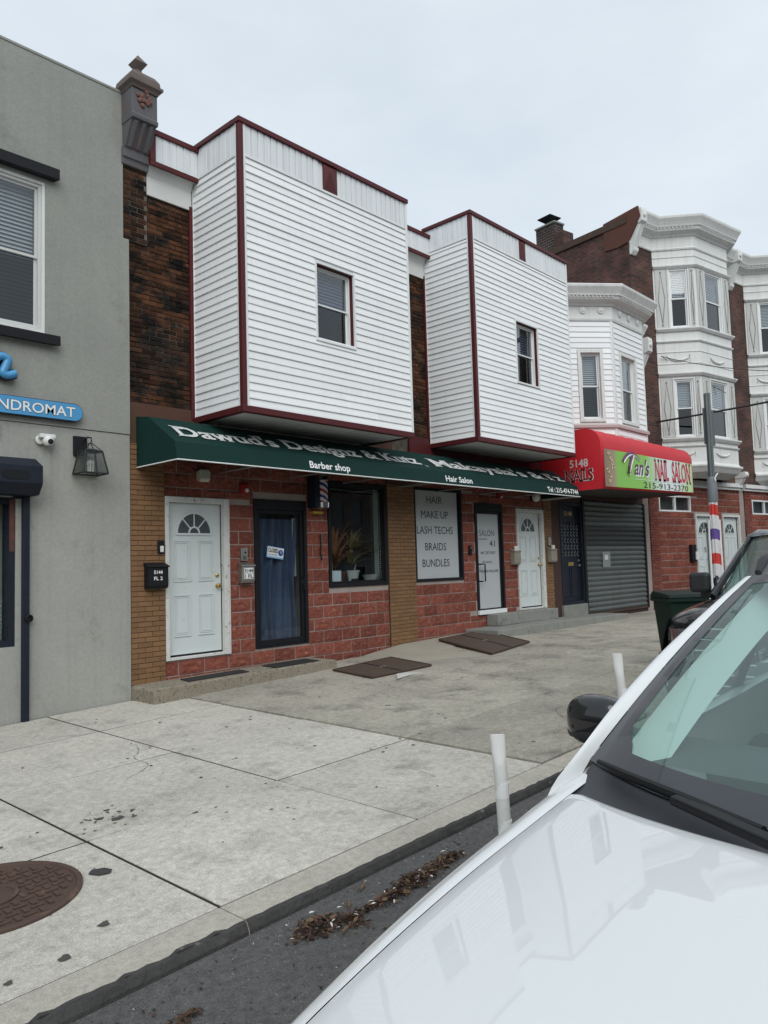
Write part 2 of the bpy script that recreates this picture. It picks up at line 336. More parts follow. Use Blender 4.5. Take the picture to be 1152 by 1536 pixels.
def split_meshes(m):
    if ('split', m.name) not in CUBE:
        rnd = random.Random(3); out = []
        for _ in range(5):
            nx, nz_ = 6, 4; hs = {}
            for i in range(nx+1):
                for j in range(nz_+1):
                    hs[i, j] = (0 + rnd.uniform(-.45, .30)) if 0 < i < nx and 0 < j < nz_ else .22
            b = MB(); b.grid(lambda u, v: (-.5+u, .0+hs[round(u*nx), round(v*nz_)], -.5+v), nx, nz_)
            b.add([(-.5,.5,-.5),(.5,.5,-.5),(.5,.5,.5),(-.5,.5,.5),(-.5,1.6,-.5),(.5,1.6,-.5),(.5,1.6,.5),(-.5,1.6,.5)], [(0,1,5,4),(1,2,6,5),(2,3,7,6),(3,0,4,7)])
            out.append(b.mesh('block', m))
        CUBE['split', m.name] = out
    return CUBE['split', m.name]
def courses(name, parent, F, x0, x1, z0, z1, holes, bl, bh, gap, m, depth=.03, jit=.003, limit=9999, split=False, bev=.08, minw=.04, start=0, yo=0.):
    """running bond of single bricks or blocks, cut round openings; returns how many"""
    rnd = random.Random(int(x0*100)+int(z0*10)); n = 0; row = start; z = z0
    me = split_meshes(m) if split else [cube_mesh(m, bev)]
    while z < z1-.02:
        h = min(bh, z1-z); zc = z+h/2
        segs = [(x0, x1)]
        for hh in holes:
            if hh[2] < zc < hh[3]:
                segs = [t for a, b in segs for t in ((a, min(b, hh[0])), (max(a, hh[1]), b)) if t[1]-t[0] > minw]
        off = (row % 2)*bl/2
        for a, b in segs:
            x = x0 - off
            while x < b:
                l, r = max(x, a), min(x+bl, b)
                if r-l > minw:
                    if n >= limit: return n
                    za, zb_ = z, z+h
                    for hh in holes:
                        if hh[0] < r-.01 and hh[1] > l+.01 and not hh[2] < zc < hh[3]:
                            if za < hh[2] < zb_: zb_ = hh[2]
                            if za < hh[3] < zb_: za = hh[3]
                    if zb_-za < .02: x += bl; continue
                    zc2, h2 = (za+zb_)/2, zb_-za
                    o = piece(name, rnd.choice(me), parent, F @ T((l+r)/2, yo+rnd.uniform(-jit, jit), zc2) @ Matrix.Rotation(rnd.uniform(-.004, .004), 4, 'Y') @ SC(r-l-gap, depth, h2-gap)); n += 1
                x += bl
        z += bh; row += 1
    return n
SL = {}
def slat_mesh(p, m, proud=.017):
    k = (round(p, 4), m.name, proud)
    if k not in SL:
        SL[k] = MB().prism([(0, p+.004), (-.002, p+.004), (-proud, .016), (-proud-.001, .004), (-proud+.004, 0), (0, .001)], 'x', 0, 1).mesh('siding_slat', m)
    return SL[k]
def siding(parent, F, x0, x1, z0, z1, pitch, holes, m):
    me = slat_mesh(pitch, m); z = z0; rnd = random.Random(5)
    while z < z1-.01:
        segs = [(x0, x1)]
        for hh in holes:
            if hh[2] < z+pitch/2 < hh[3]:
                segs = [t for a, b in segs for t in ((a, min(b, hh[0])), (max(a, hh[1]), b)) if t[1]-t[0] > .02]
        if z1-z0 > 1: segs = [t for a, b in segs for t in (((a, b),) if b-a < 1.6 else (lambda c: ((a, c), (c, b)))(a+(b-a)*rnd.uniform(.2, .8)))]
        for a, b in segs: piece('siding_slat', me, parent, F @ T(a, rnd.uniform(-.002, .002), z) @ Matrix.Rotation(rnd.uniform(-.0012, .0012), 4, 'Y') @ SC(b-a+.004, 1, min(pitch, z1-z)/pitch))
        z += pitch
def sash(parent, F, x0, x1, z0, z1, y, mframe, fw=.045, sw=.035, blind=True, bz=None, glassm=None, backm=None, blindm=None):
    """double-hung window: frame, two sashes, two panes, blind and a dark room"""
    zm = (z0+z1)/2
    MB(F).ring(x0, x1, z0, z1, fw, y-.02, y+.09).build('window_frame', mframe, parent, bevel=.004)
    a, b = x0+fw+.001, x1-fw-.001
    MB(F).ring(a, b, zm-.016, z1-fw, sw, y+.012, y+.035).build('upper_sash', mframe, parent)
    MB(F).ring(a, b, z0+fw, zm+.016, sw, y+.037, y+.06).build('lower_sash', mframe, parent)
    box('window_pane', glassm or M_GLASS, parent, a+sw, b-sw, y+.022, y+.026, zm+.019, z1-fw-sw, F)
    box('window_pane', M_SCREEN, parent, a+sw, b-sw, y+.046, y+.05, z0+fw+sw, zm-.019, F)
    if blind:
        bb = MB(F); zz = z1-fw-.03; bz = z0+fw if bz is None else bz
        while zz > bz: bb.add([(a+.01, y+.105, zz), (b-.01, y+.105, zz), (b-.01, y+.135, zz+.044), (a+.01, y+.135, zz+.044)], [(0, 1, 2, 3)]); zz -= .05
        bb.build('window_blind', blindm or M_BLIND, parent)
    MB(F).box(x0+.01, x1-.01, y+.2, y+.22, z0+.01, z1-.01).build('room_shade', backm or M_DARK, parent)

def cr(xs, ys, x):
    """smooth curve through stations"""
    if x <= xs[0]: return ys[0]
    if x >= xs[-1]: return ys[-1]
    i = max(k for k in range(len(xs)-1) if xs[k] <= x); h = xs[i+1]-xs[i]; t = (x-xs[i])/h
    def m(k):
        if k == 0: return (ys[1]-ys[0])/(xs[1]-xs[0])
        if k == len(xs)-1: return (ys[-1]-ys[-2])/(xs[-1]-xs[-2])
        return (ys[k+1]-ys[k-1])/(xs[k+1]-xs[k-1])
    return (2*t**3-3*t**2+1)*ys[i] + (t**3-2*t**2+t)*h*m(i) + (-2*t**3+3*t**2)*ys[i+1] + (t**3-t**2)*h*m(i+1)

# ================================================================== the setting
def sheet(name, m, xs, ys, zf):
    b = MB(); n = len(xs)
    b.add([(x, y, zf(x, y)) for y in ys for x in xs], [(j*n+i, j*n+i+1, (j+1)*n+i+1, (j+1)*n+i) for j in range(len(ys)-1) for i in range(n-1)])
    return struct(b.build(name, m))
sheet('ground', mat('far_ground', (.13, .125, .11), .95, (.09, .085, .075), .05, .8), [-900, -60, 100, 900], [-900, -30, 30, 900], lambda x, y: -2.6)
sheet('road', M_ASPH, [-60, -10, 0, 4.2, 8, 11.5, 20, 40, 100], [-13, -6, -1.83, 0, 1.5, 3.19], rz)
sidewalk = sheet('sidewalk', M_JOINT, [-60, -10, 4.2, 11.5, 21, 100], [3.2, 9.6], lambda x, y: gz(x, y)-.003)
sheet('far_pavement', M_CONC, [-60, 100], [-18, -13], lambda x, y: gz(x, 3.17)+.02 if x < 11.5 else .14)
yb = [3.415, 4.87, 6.36, 7.78, 9.03]; xb = [5.48+1.555*k for k in range(-6, 11)]
rnd = random.Random(11)
for i in range(len(xb)-1):
    for j in range(4):
        x0, x1, y0, y1 = xb[i], xb[i+1], yb[j], yb[j+1]; old = x0 > 5.4; g = .009 if not old else .006
        up = .016 if old else rnd.uniform(-.003, .003); t = .1
        p = [(x0+g, y0+g), (x1-g, y0+g), (x1-g, y1-g), (x0+g, y1-g)]
        MB().hexa([(a, c, gz(a, c)-t) for a, c in p] + [(a, c, gz(a, c)+up+rnd.uniform(0, .003)) for a, c in p]).build('concrete_slab', M_CONCD if old else M_CONC, sidewalk, bevel=.003, seg=1)
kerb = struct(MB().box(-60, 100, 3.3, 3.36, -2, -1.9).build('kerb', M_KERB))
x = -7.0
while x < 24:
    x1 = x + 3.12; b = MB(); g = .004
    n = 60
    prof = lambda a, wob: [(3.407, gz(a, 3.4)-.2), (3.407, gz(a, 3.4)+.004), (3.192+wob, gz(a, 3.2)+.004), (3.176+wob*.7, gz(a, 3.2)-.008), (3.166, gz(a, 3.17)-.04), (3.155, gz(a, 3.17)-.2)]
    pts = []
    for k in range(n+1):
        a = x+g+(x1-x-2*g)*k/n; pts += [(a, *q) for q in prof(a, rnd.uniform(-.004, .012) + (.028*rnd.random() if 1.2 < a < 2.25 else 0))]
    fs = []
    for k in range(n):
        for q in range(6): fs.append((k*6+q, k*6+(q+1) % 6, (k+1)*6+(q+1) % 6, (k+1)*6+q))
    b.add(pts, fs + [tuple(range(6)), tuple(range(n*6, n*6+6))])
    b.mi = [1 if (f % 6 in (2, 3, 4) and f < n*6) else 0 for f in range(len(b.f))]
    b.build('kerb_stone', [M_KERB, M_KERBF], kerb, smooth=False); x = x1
# sloped concrete apron against the wall beside the cellar hatch
ap = struct(MB().add([(9.2, 9.07, .15), (10.15, 9.07, .25), (12.5, 9.07, .30), (12.6, 8.2, gz(12.6, 8.2)+.021), (10.2, 7.0, gz(10.2, 7)+.020), (8.95, 7.9, gz(8.95, 7.9)+.019), (9.9, 8.2, .20), (11.2, 8.3, .235)],
    [(0, 1, 6, 5), (1, 2, 7, 6), (2, 3, 7), (3, 4, 6, 7), (4, 5, 6)]).build('pavement_apron', mat('patched_concrete', (.36, .335, .28), .93, (.26, .24, .19), 2, .8, .4, 90, col3=(.27, .19, .09), n3=(.6, .72), s3=2.4)))

# ================================================================== grey laundromat building
FF = frame(0, 9.084)          # facade plane: x along the street, y into the buildings, z up
FG = frame(0, 9.03)
lb = thing('laundromat_building', 'two storey grey stucco laundromat building at the left edge', 'building', (1, 9.03, 0))
gw = (2.72, 3.895, 4.50, 6.36); sw_ = (1.2, 3.565, .83, 2.52)
wall(FG, -9, 4.985, 3.40, 5.98, [gw], 0, .3).build('upper_wall', M_STUCCO, lb)
wall(FG, -9, 4.905, 5.98, 7.93, [gw], 0, .3).build('parapet_wall', M_STUCCO, lb)
wall(FG, -9, 4.985, -.5, 3.392, [sw_], .012, .3).build('lower_wall', M_STUCCO2, lb)
MB(FG).box(-9, 4.9, .3, 11, -.5, 7.5).build('building_body', M_STUCCO, lb)
MB(FG).box(-9, 4.915, -.01, .32, 7.93, 7.965).build('coping', M_STUCCO, lb, bevel=.006)
MB(FG).hexa([(2.5, -.1, 6.40), (4.03, -.1, 6.40), (4.0, .0, 6.40), (2.53, 0, 6.40), (2.5, -.1, 6.535), (4.03, -.1, 6.535), (4.0, 0, 6.56), (2.53, 0, 6.56)]).build('window_lintel', M_BLACK, lb, bevel=.008)
MB(FG).hexa([(2.5, -.1, 4.35), (4.04, -.1, 4.35), (4.0, .0, 4.37), (2.53, 0, 4.37), (2.5, -.1, 4.47), (4.04, -.1, 4.47), (4.0, 0, 4.495), (2.53, 0, 4.495)]).build('window_sill', M_BLACK, lb, bevel=.008)
wn_ = MB(FG).ring(2.72, 3.893, 4.50, 6.36, .035, .01, .2).build('window', M_OLDWHITE, lb)
sash(wn_, FG, 2.757, 3.857, 4.537, 6.323, .05, mat('aluminium_white', (.55, .56, .55), .5), .035, .03)
shw = MB(FG).ring(1.2, 3.562, .83, 2.52, .07, .02, .2).build('shop_window', M_NAVY, lb)
box('shop_pane', M_GLASSD, shw, 1.27, 3.49, .1, .11, .9, 2.45, FG)
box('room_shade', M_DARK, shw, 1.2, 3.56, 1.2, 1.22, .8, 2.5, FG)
box('rust_strip', mat('flaking_rust', (.16, .04, .02), .9, (.03, .03, .035), 9, .5, .4, 60), shw, 3.5, 3.555, .012, .02, 1.9, 2.5, FG)

# ================================================================== barber shop and hair salon row houses
def bay(parent, x0, x1, zb, zt, zf, win, orn, name='bay'):
    """projecting box bay in vinyl siding: front, two sides, fascia, maroon trim, soffit, window"""
    yF = 7.98; F = frame(x0, yF); W = x1-x0; L = frame(x0, 9.08, 0, -1); Rr = frame(x1, yF, 0, 1); dp = 9.08-yF
    h = (win[0]-x0, win[1]-x0, win[2], win[3])
    bo = wall(F, .012, W-.012, zb+.06, zt-.03, [h], .004, .05); bo.F = L; bo.box(0.01, dp-.06, .004, .04, zb+.06, zt-.03); bo.F = Rr; bo.box(.06, dp, .004, .04, zb+.06, zt-.03)
    b = bo.build(name, M_TRIM, parent)
    p = .1056
    for FX, a, c, hs in ((F, .085, W-.03, [h]), (L, .03, dp-.065, []), (Rr, .03, dp-.03, [])):
        siding(b, FX, a, c, zb+.085, zf-.02, p, hs, M_SIDE)
        n = int((c-a)/.108); wd = (c-a)/n
        for k in range(n):
            if FX is F and orn[0]-x0-.03 < a+(k+.5)*wd < orn[1]-x0+.03: continue
            MB(FX).prism([(a+k*wd+.004, 0), (a+k*wd+.010, -.013), (a+(k+1)*wd-.012, -.009), (a+(k+1)*wd-.002, 0)], 'z', zf+.012, zt-.07).build('fascia_panel', M_FASC, b)
        box('fascia_rail', M_TRIM, b, a, c, -.022, 0, zf-.02, zf+.012, FX)
    # maroon corner post with white edges, caps and base rails
    MB(F).box(-.025, .045, -.03, .04, zb+.03, zt-.05).build('corner_post', M_MAROON, b, bevel=.004)
    box('edge_trim', M_TRIM, b, .047, .085, -.020, .02, zb+.08, zt-.06, F); box('edge_trim', M_TRIM, b, dp-.065, dp-.03, -.020, .02, zb+.08, zt-.06, L)
    box('edge_trim', M_TRIM, b, W-.03, W+.018, -.020, .03, zb+.08, zt-.06, F); box('edge_trim', M_TRIM, b, .0, .03, -.022, .02, zb+.08, zt-.07, L)
    MB(F).box(-.04, W+.03, -.045, .1, zt-.068, zt).build('roof_edge', M_MAROON, b, bevel=.004); MB(L).box(0, dp-.1, -.045, .1, zt-.066, zt-.002).build('roof_edge', M_MAROON, b, bevel=.004)
    MB(F).box(-.03, W+.02, -.034, .06, zb, zb+.082).build('base_rail', M_MAROON, b, bevel=.004); MB(L).box(0, dp-.05, -.034, .06, zb+.001, zb+.080).build('base_rail', M_MAROON, b, bevel=.004)
    MB(Rr).box(.06, dp, -.02, .06, zb+.001, zb+.080).build('base_rail', M_MAROON, b)
    k = 0
    while k*.12 < W-.15:
        MB(F).prism([(.065, zb+.022), (.07, zb+.016), (dp+.02, zb+.016), (dp+.02, zb+.03), (.065, zb+.03)], 'x', .065+k*.12, min(.065+k*.12+.114, W-.05)).build('soffit_board', M_SOFF, b); k += 1
    o0, o1 = orn[0]-x0, orn[1]-x0; om = (o0+o1)/2
    MB(F).add([(o0, -.016, zf+.013), (o1, -.016, zf+.013), (o1, -.016, zt-.07), (o0, -.016, zt-.07), (o0+.11, -.055, zt-.16), (o0, 0, zf), (o1, 0, zf), (o1, 0, zt-.07), (o0, 0, zt-.07)],
        [(0, 1, 4), (1, 2, 4), (2, 3, 4), (3, 0, 4), (0, 1, 6, 5), (1, 2, 7, 6), (3, 0, 5, 8)]).build('fascia_ornament', M_MAROON, b)
    # window: white casing, maroon reveals, sashes
    wx0, wx1, wz0, wz1 = h
    MB(F).ring(wx0-.004, wx1+.004, wz0-.004, wz1+.004, .03, -.028, .0).build('window_casing', M_TRIM, b)
    MB(F).ring(wx0+.028, wx1-.026, wz0+.027, wz1-.027, .012, .001, .12).build('window_reveal', M_MAROON, b)
    sash(b, F, wx0+.042, wx1-.04, wz0+.041, wz1-.041, .07, M_TRIM, .022, .022, blindm=M_BLINDB)
    box('bay_roof', M_DARK, b, .1, W-.05, .1, dp, zt-.3, zt-.25, F)
    return b

def cornice_box(parent, x0, x1, z0, z1, left_end):
    """boxed cornice over the recessed brick strip"""
    c = box('cornice', M_TRIM, parent, x0, x1, -.15, .0, z0+.04, z1-.03, FF)
    n = max(2, int((x1-x0-.08)/.1)); wd = (x1-x0-.08)/n
    for k in range(n): MB(FF).prism([(x0+.06+k*wd, -.151), (x0+.064+k*wd, -.163), (x0+.06+(k+1)*wd-.006, -.158), (x0+.06+(k+1)*wd, -.151)], 'z', z0+.07, z1-.07).build('fascia_panel', M_FASC, c)
    MB(FF).box(x0-.03, x1, -.19, .02, z1-.07, z1).build('roof_edge', M_MAROON, c, bevel=.004)
    MB(FF).box(x0-.02, x1, -.17, -.13, z0, z0+.065).build('base_rail', M_MAROON, c, bevel=.004)
    if left_end: MB(FF).box(x0-.022, x0+.055, -.172, .0, z0+.066, z1-.071).build('end_board', M_MAROON, c, bevel=.004)
    box('soffit_board', M_SOFF, c, x0, x1, -.13, .0, z0+.02, z0+.035, FF)
    MB(FF).prism([(0, z0-.36), (-.025, z0-.36), (-.025, z0-.1), (-.09, z0+.018), (0, z0+.018)], 'x', x0, x1-.04).build('frieze_board', M_SOFF, c)
    return c

def panel_door(parent, F, x0, x1, z0, z1, rec, frm_m, lw=.06, rw=.1, knob='brass'):
    """six-piece steel door with a fan light: frame, leaf, four raised panels, fan light, knobs"""
    d = MB(F); d.box(x0, x0+lw, -.025, .14, z0, z1); d.box(x1-rw, x1, -.025, .05, z0, z1); d.box(x1-rw*.55, x1-rw*.35, -.034, -.02, z0, z1)
    d.box(x0+lw, x1-rw, -.025, .14, z1-.075, z1); d.box(x0+lw-.01, x1-rw, -.02, .14, z0-.0, z0+.035)
    fr = d.build('door_frame', frm_m, parent, bevel=.004)
    a, b = x0+lw, x1-rw-.008; zb, zt = z0+.06, z1-.078; w = b-a; h = zt-zb
    dr = MB(F).box(a, b, rec, rec+.045, zb, zt).build('door', M_DOOR, parent, bevel=.004)
    # slab with raised panels
    for px in (.12, .56):
        for pz in (.115, .475):
            l, r = a+w*px, a+w*(px+.30); bz, tz = zb+h*pz, zb+h*(pz+.275)
            m_ = MB(F)
            for (o, yy, ww) in ((0, -.012, .016), (.03, -.009, .01)): m_.ring(l+o, r-o, bz+o, tz-o, ww, rec+yy, rec+.001)
            m_.box(l+.05, r-.05, rec-.007, rec+.001, bz+.05, tz-.05)
            m_.build('door_panel', M_DOOR, dr, bevel=.004)
    cx, cz, r0 = (a+b)/2, zb+h*.80, w*.335
    fan = MB(F); n = 20
    for k in range(n):
        t0, t1 = math.pi*k/n, math.pi*(k+1)/n
        for (ra, rb, yy) in ((r0*.9, r0, -.016), (r0*.24, r0*.32, -.014)):
            q = [(cx+r_*math.cos(t), yv, cz+r_*math.sin(t)*1.02) for yv in (rec+yy, rec) for t, r_ in ((t0, ra), (t0, rb), (t1, rb), (t1, ra))]
            fan.hexa(q)
    fan.box(cx-r0, cx+r0, rec-.016, rec, cz-.03, cz-.001)
    for t in (.26, .5, .74):
        t *= math.pi; dx, dz = math.cos(t), math.sin(t); nx_, nz2 = -dz*.008, dx*.008
        fan.hexa([(cx+dx*r_*r0+s_*nx_, yv, cz+dz*r_*r0+s_*nz2) for yv in (rec-.013, rec) for r_, s_ in ((.3, 1), (.3, -1), (.92, -1), (.92, 1))])
    fan.build('fan_light_bars', M_DOOR, dr)
    g = MB(F); g.add([(cx+r0*.91*math.cos(math.pi*k/n), rec-.003, cz+r0*.93*math.sin(math.pi*k/n)) for k in range(n+1)], [tuple(range(n+1))])
    g.build('fan_light_pane', mat('fan_light_glass', (.05, .06, .065), .12, (.10, .12, .125), 14, .8, .3, 40), dr)
    kx = b-.065
    kz = zb+h*.44
    km = M_BRASS
    MB(F).lathe([(.030, -.001), (.030, -.010), (.012, -.014), (.012, -.036), (.028, -.045), (.032, -.06), (.022, -.074), (.004, -.077)], kx, rec, kz, 16, 'y').build('door_knob', km, dr, smooth=True)
    MB(F).lathe([(.030, -.001), (.028, -.014), (.016, -.022), (.004, -.023)], kx, rec, kz+.145, 16, 'y').build('deadbolt', km, dr, smooth=True)
    box('door_sweep', M_BLACK, dr, a, b, rec-.002, rec+.04, zb-.022, zb-.002, F)
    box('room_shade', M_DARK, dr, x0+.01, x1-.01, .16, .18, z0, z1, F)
    return dr

hb = thing('barber_rowhouse', 'barber shop row house with left white siding bay over red block front', 'building', (7.5, 9.084, 0))
d1 = (5.495, 6.535, .455, 2.635); d2 = (6.98, 8.005, .465, 2.665); w1 = (8.465, 9.855, 1.295, 3.03)
wall(FF, 5.49, 9.87, 0, 3.66, [d1, d2, w1], .012, .3).build('shopfront_wall', M_BLKJ, hb)
courses('split_block', hb, FF, 5.495, 9.865, .05, 3.25, [d1, d2, w1], .405, .1935, .016, M_BLOCK, .022, .004, split=True, minw=.06)
MB(FF).box(4.99, 5.492, -.02, .3, 0, 3.66).build('pilaster_core', M_TANJ, hb); MB(FF).box(9.868, 10.585, -.02, .3, 0, 3.66).build('pilaster_core', M_TANJ, hb)
courses('face_brick', hb, FF, 4.995, 5.492, .2, 3.3, [], .205, .0655, .006, M_TAN, .02, .0015, yo=-.028)
courses('face_brick', hb, FF, 9.87, 10.582, .06, 3.05, [], .205, .0655, .006, M_TAN, .02, .0015, yo=-.028)
wall(FF, 4.985, 10.05, 3.66, 7.0, [], .012, .3).build('upper_wall', M_OLDJ, hb)
courses('old_brick', hb, FF, 5.0, 5.93, 3.84, 6.74, [], .205, .0672, .009, M_OLDBR, .02, .004)
MB(FF).box(4.91, 5.262, -.03, .3, 5.985, 7.2).build('pier_core', M_OLDJ, hb)
courses('pier_brick', hb, FF, 4.915, 5.258, 5.99, 7.0, [], .205, .0672, .009, M_OLDBR, .02, .003, yo=-.038)
box('brown_beam', mat('brown_beam', (.10, .04, .022), .8, (.06, .028, .018), 5, .8, .3, 40), hb, 5.0, 5.99, -.02, .012, 3.66, 3.84, FF)
box('edge_board', M_MAROON, hb, 5.925, 6.01, -.03, .012, 3.70, 6.75, FF)
box('brown_beam', MATS['brown_beam'], hb, 9.3, 10.05, -.02, .012, 3.62, 3.86, FF)
MB(FF).box(5, 10.05, .3, 11, 0, 6.9).build('building_body', M_DARK, hb)
wall(FF, 5.0, 10.05, 7.0, 7.3, [], .0, .3).build('parapet_wall', M_OLDJ, hb)
cornice_box(hb, 5.265, 6.0, 7.06, 7.56, True)
bay(hb, 6.0, 9.34, 3.66, 7.62, 7.13, (7.29, 8.085, 4.86, 6.02), (7.50, 7.78))
pd = panel_door(hb, FF, 5.498, 6.532, .45, 2.632, .055, M_PEEL)
# shop door in black aluminium with glass and a blue curtain
def shop_door(parent, x0, x1, z0, z1, sill_m=None):
    d = MB(FF).ring(x0, x1, z0, z1, .055, -.01, .12, wt=.15, wb=.02).build('shop_door', M_BLACK, parent, bevel=.004)
    MB(FF).ring(x0+.058, x1-.058, z0+.022, z1-.153, .055, .02, .07, wb=.085).build('door_leaf', M_BLACK, d, bevel=.004)
    return d
sd1 = shop_door(hb, 6.982, 8.003, .467, 2.662)
box('door_glass', M_GLASSD, sd1, 7.095, 7.89, .04, .046, .58, 2.45, FF)
cb = MB(FF); cur = lambda u, v: (7.10+.74*u+.03*math.sin(v*5+u*9), 0.115+.045*math.sin(u*30+.8*math.sin(v*4))+.012*math.sin(u*71), .56+1.82*v)
cb.grid(cur, 90, 12); cb.build('door_curtain', mat('navy_curtain', (.07, .10, .18), .85, (.03, .045, .09), 7, .8, .2, 90), sd1, smooth=True)
box('curtain_edge', mat('pale_curtain', (.30, .33, .34), .85), sd1, 7.80, 7.87, .11, .115, 1.5, 2.4, FF)
box('door_pull', M_BLACK, sd1, 7.915, 7.935, -.03, .02, 1.28, 1.5, FF, .004); MB(FF).lathe([(.018, -.004), (.018, .03)], 7.925, 0, 1.4, 12, 'y').build('door_lock', M_CHROME, sd1)
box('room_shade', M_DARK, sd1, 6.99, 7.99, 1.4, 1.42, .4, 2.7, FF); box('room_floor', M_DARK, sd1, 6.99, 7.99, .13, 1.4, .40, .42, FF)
# display window
sw1 = MB(FF).ring(8.47, 9.85, 1.297, 3.028, .055, -.012, .14, wb=.06, wt=.06).build('display_window', M_BLACK, hb, bevel=.004)
MB(FF).ring(8.527, 9.793, 1.36, 2.966, .03, .03, .08).build('inner_frame', M_BLACK, sw1)
box('display_pane', M_GLASSD, sw1, 8.558, 9.762, .05, .056, 1.391, 2.935, FF)
ls = MB(FF)
for k in range(44): ls.box(9.745, 9.753, .062, .070, 1.42+k*.034, 1.432+k*.034)
for k in range(34): ls.box(8.6+k*.034, 8.612+k*.034, .062, .070, 2.90-.03*(k/34), 2.908-.03*(k/34))
stuff(ls.build('led_strip', mat('led_dots', (.7, .72, .7), .4), sw1))
box('window_ledge', mat('ledge_board', (.36, .37, .36), .7), sw1, 8.48, 9.84, .15, 1.0, 1.30, 1.34, FF)
box('side_lining', mat('sage_lining', (.42, .52, .45), .8), sw1, 9.845, 9.865, .15, 1.2, 1.3, 3.02, FF)
cb = MB(FF); cb.grid(lambda u, v: (8.5+1.02*u, .62+.03*math.sin(u*40+math.sin(v*5)), 1.5+1.5*v), 80, 6); cb.build('window_curtain', MATS['navy_curtain'], sw1, smooth=True)
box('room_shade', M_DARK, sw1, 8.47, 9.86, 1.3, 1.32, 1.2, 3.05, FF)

hs = thing('salon_rowhouse', 'hair salon row house with right white siding bay over red block front', 'building', (12.7, 9.084, 0))
w2 = (10.59, 12.035, 1.31, 3.05); d3 = (12.45, 13.425, .60, 2.83); d4 = (13.93, 15.02, .60, 2.77)
wall(FF, 10.586, 15.03, 0, 3.66, [w2, d3, d4], .012, .3).build('shopfront_wall', M_BLKJ, hs)
courses('split_block', hs, FF, 10.59, 15.03, .1, 3.25, [w2, d3, d4], .405, .1935, .016, M_BLOCK, .022, .004, split=True, minw=.06)
MB(FF).box(15.03, 15.36, -.015, .3, 0, 3.66).build('pilaster_core', M_TANJ, hs)
courses('face_brick', hs, FF, 15.035, 15.355, .33, 3.1, [], .205, .0655, .006, M_TAN, .02, .0015, yo=-.023)
wall(FF, 10.05, 15.3, 3.66, 7.4, [], .012, .3).build('upper_wall', M_OLDJ, hs)
courses('old_brick', hs, FF, 10.06, 11.07, 3.95, 7.1, [], .205, .0672, .009, M_OLDBR, .02, .004, limit=300)
box('edge_board', M_MAROON, hs, 11.07, 11.14, -.03, .012, 3.9, 7.1, FF)
box('maroon_board', M_MAROON, hs, 10.5, 15.0, -.03, .012, 3.50, 3.97, FF)
MB(FF).box(10.05, 15.3, .3, 11, 0, 7.2).build('building_body', M_DARK, hs)
wall(FF, 10.05, 15.3, 7.4, 7.6, [], .0, .3).build('parapet_wall', M_OLDJ, hs)
cornice_box(hs, 10.055, 11.13, 7.40, 7.86, False)
bay(hs, 11.13, 14.56, 3.79, 8.03, 7.545, (12.47, 13.285, 5.06, 6.30), (12.74, 12.96))
panel_door(hs, FF, 13.932, 15.018, .60, 2.768, .055, M_PEEL)
sw2 = MB(FF).ring(10.592, 12.033, 1.312, 3.048, .05, -.012, .14, wb=.05, wt=.05).build('display_window', M_BLACK, hs, bevel=.004)
M_POST = mat('frosted_poster', (.46, .49, .50), .4, (.41, .44, .45), 2, .8, coat=.3)
po = box('window_poster', M_POST, sw2, 10.644, 11.93, .04, .05, 1.364, 2.996, FF); box('dark_strip', M_BLACK, sw2, 11.932, 11.98, .041, .05, 1.364, 2.996, FF)
M_INK = mat('black_lettering', (.012, .013, .014), .6)
for s_, zc, wd in (('HAIR', 2.765, .46), ('MAKE UP', 2.485, .80), ('LASH TECHS', 2.195, 1.06), ('BRAIDS', 1.885, .62), ('BUNDLES', 1.58, .80)):
    text('poster_lettering', s_, FF, 11.245, zc, .145, M_INK, sw2, width=wd, y=.037, align='C')
sd2 = shop_door(hs, 12.452, 13.423, .602, 2.828)
box('door_glass', M_POST, sd2, 12.565, 13.31, .04, .046, .71, 2.615, FF)
text('door_lettering', 'SALON', FF, 12.90, 2.165, .13, M_INK, sd2, width=.52, y=.037, align='C', bold=-.012)
box('door_rule', M_INK, sd2, 12.62, 12.90, .036, .039, 2.10, 2.112, FF)
text('door_lettering', '41', FF, 13.08, 1.955, .13, M_INK, sd2, width=.19, y=.037, align='C')
text('door_lettering', '445 207 0207', FF, 12.92, 1.80, .06, M_INK, sd2, width=.52, y=.037, align='C')
text('door_lettering', '@ salon41_', FF, 12.90, 1.62, .05, M_INK, sd2, width=.36, y=.037, align='C')
text('door_lettering', 'WALK INS WELCOME', FF, 12.93, 1.43, .055, M_INK, sd2, width=.66, y=.037, align='C')
MB(FF).tube([(12.53, .01, 1.60), (12.53, -.06, 1.60), (12.66, -.06, 1.60), (12.66, -.06, 1.26), (12.53, -.06, 1.26), (12.53, .01, 1.26)], .014, 8).build('door_pull', M_BLACK, sd2)
box('white_threshold', M_TRIM, sd2, 12.45, 13.40, -.05, .0, .60, .685, FF, .004)
for o_ in (sd2, sw2): box('room_shade', M_DARK, o_, (12.46 if o_ is sd2 else 10.6), (13.42 if o_ is sd2 else 12.03), .4, .42, (.6 if o_ is sd2 else 1.3), 3.0, FF)

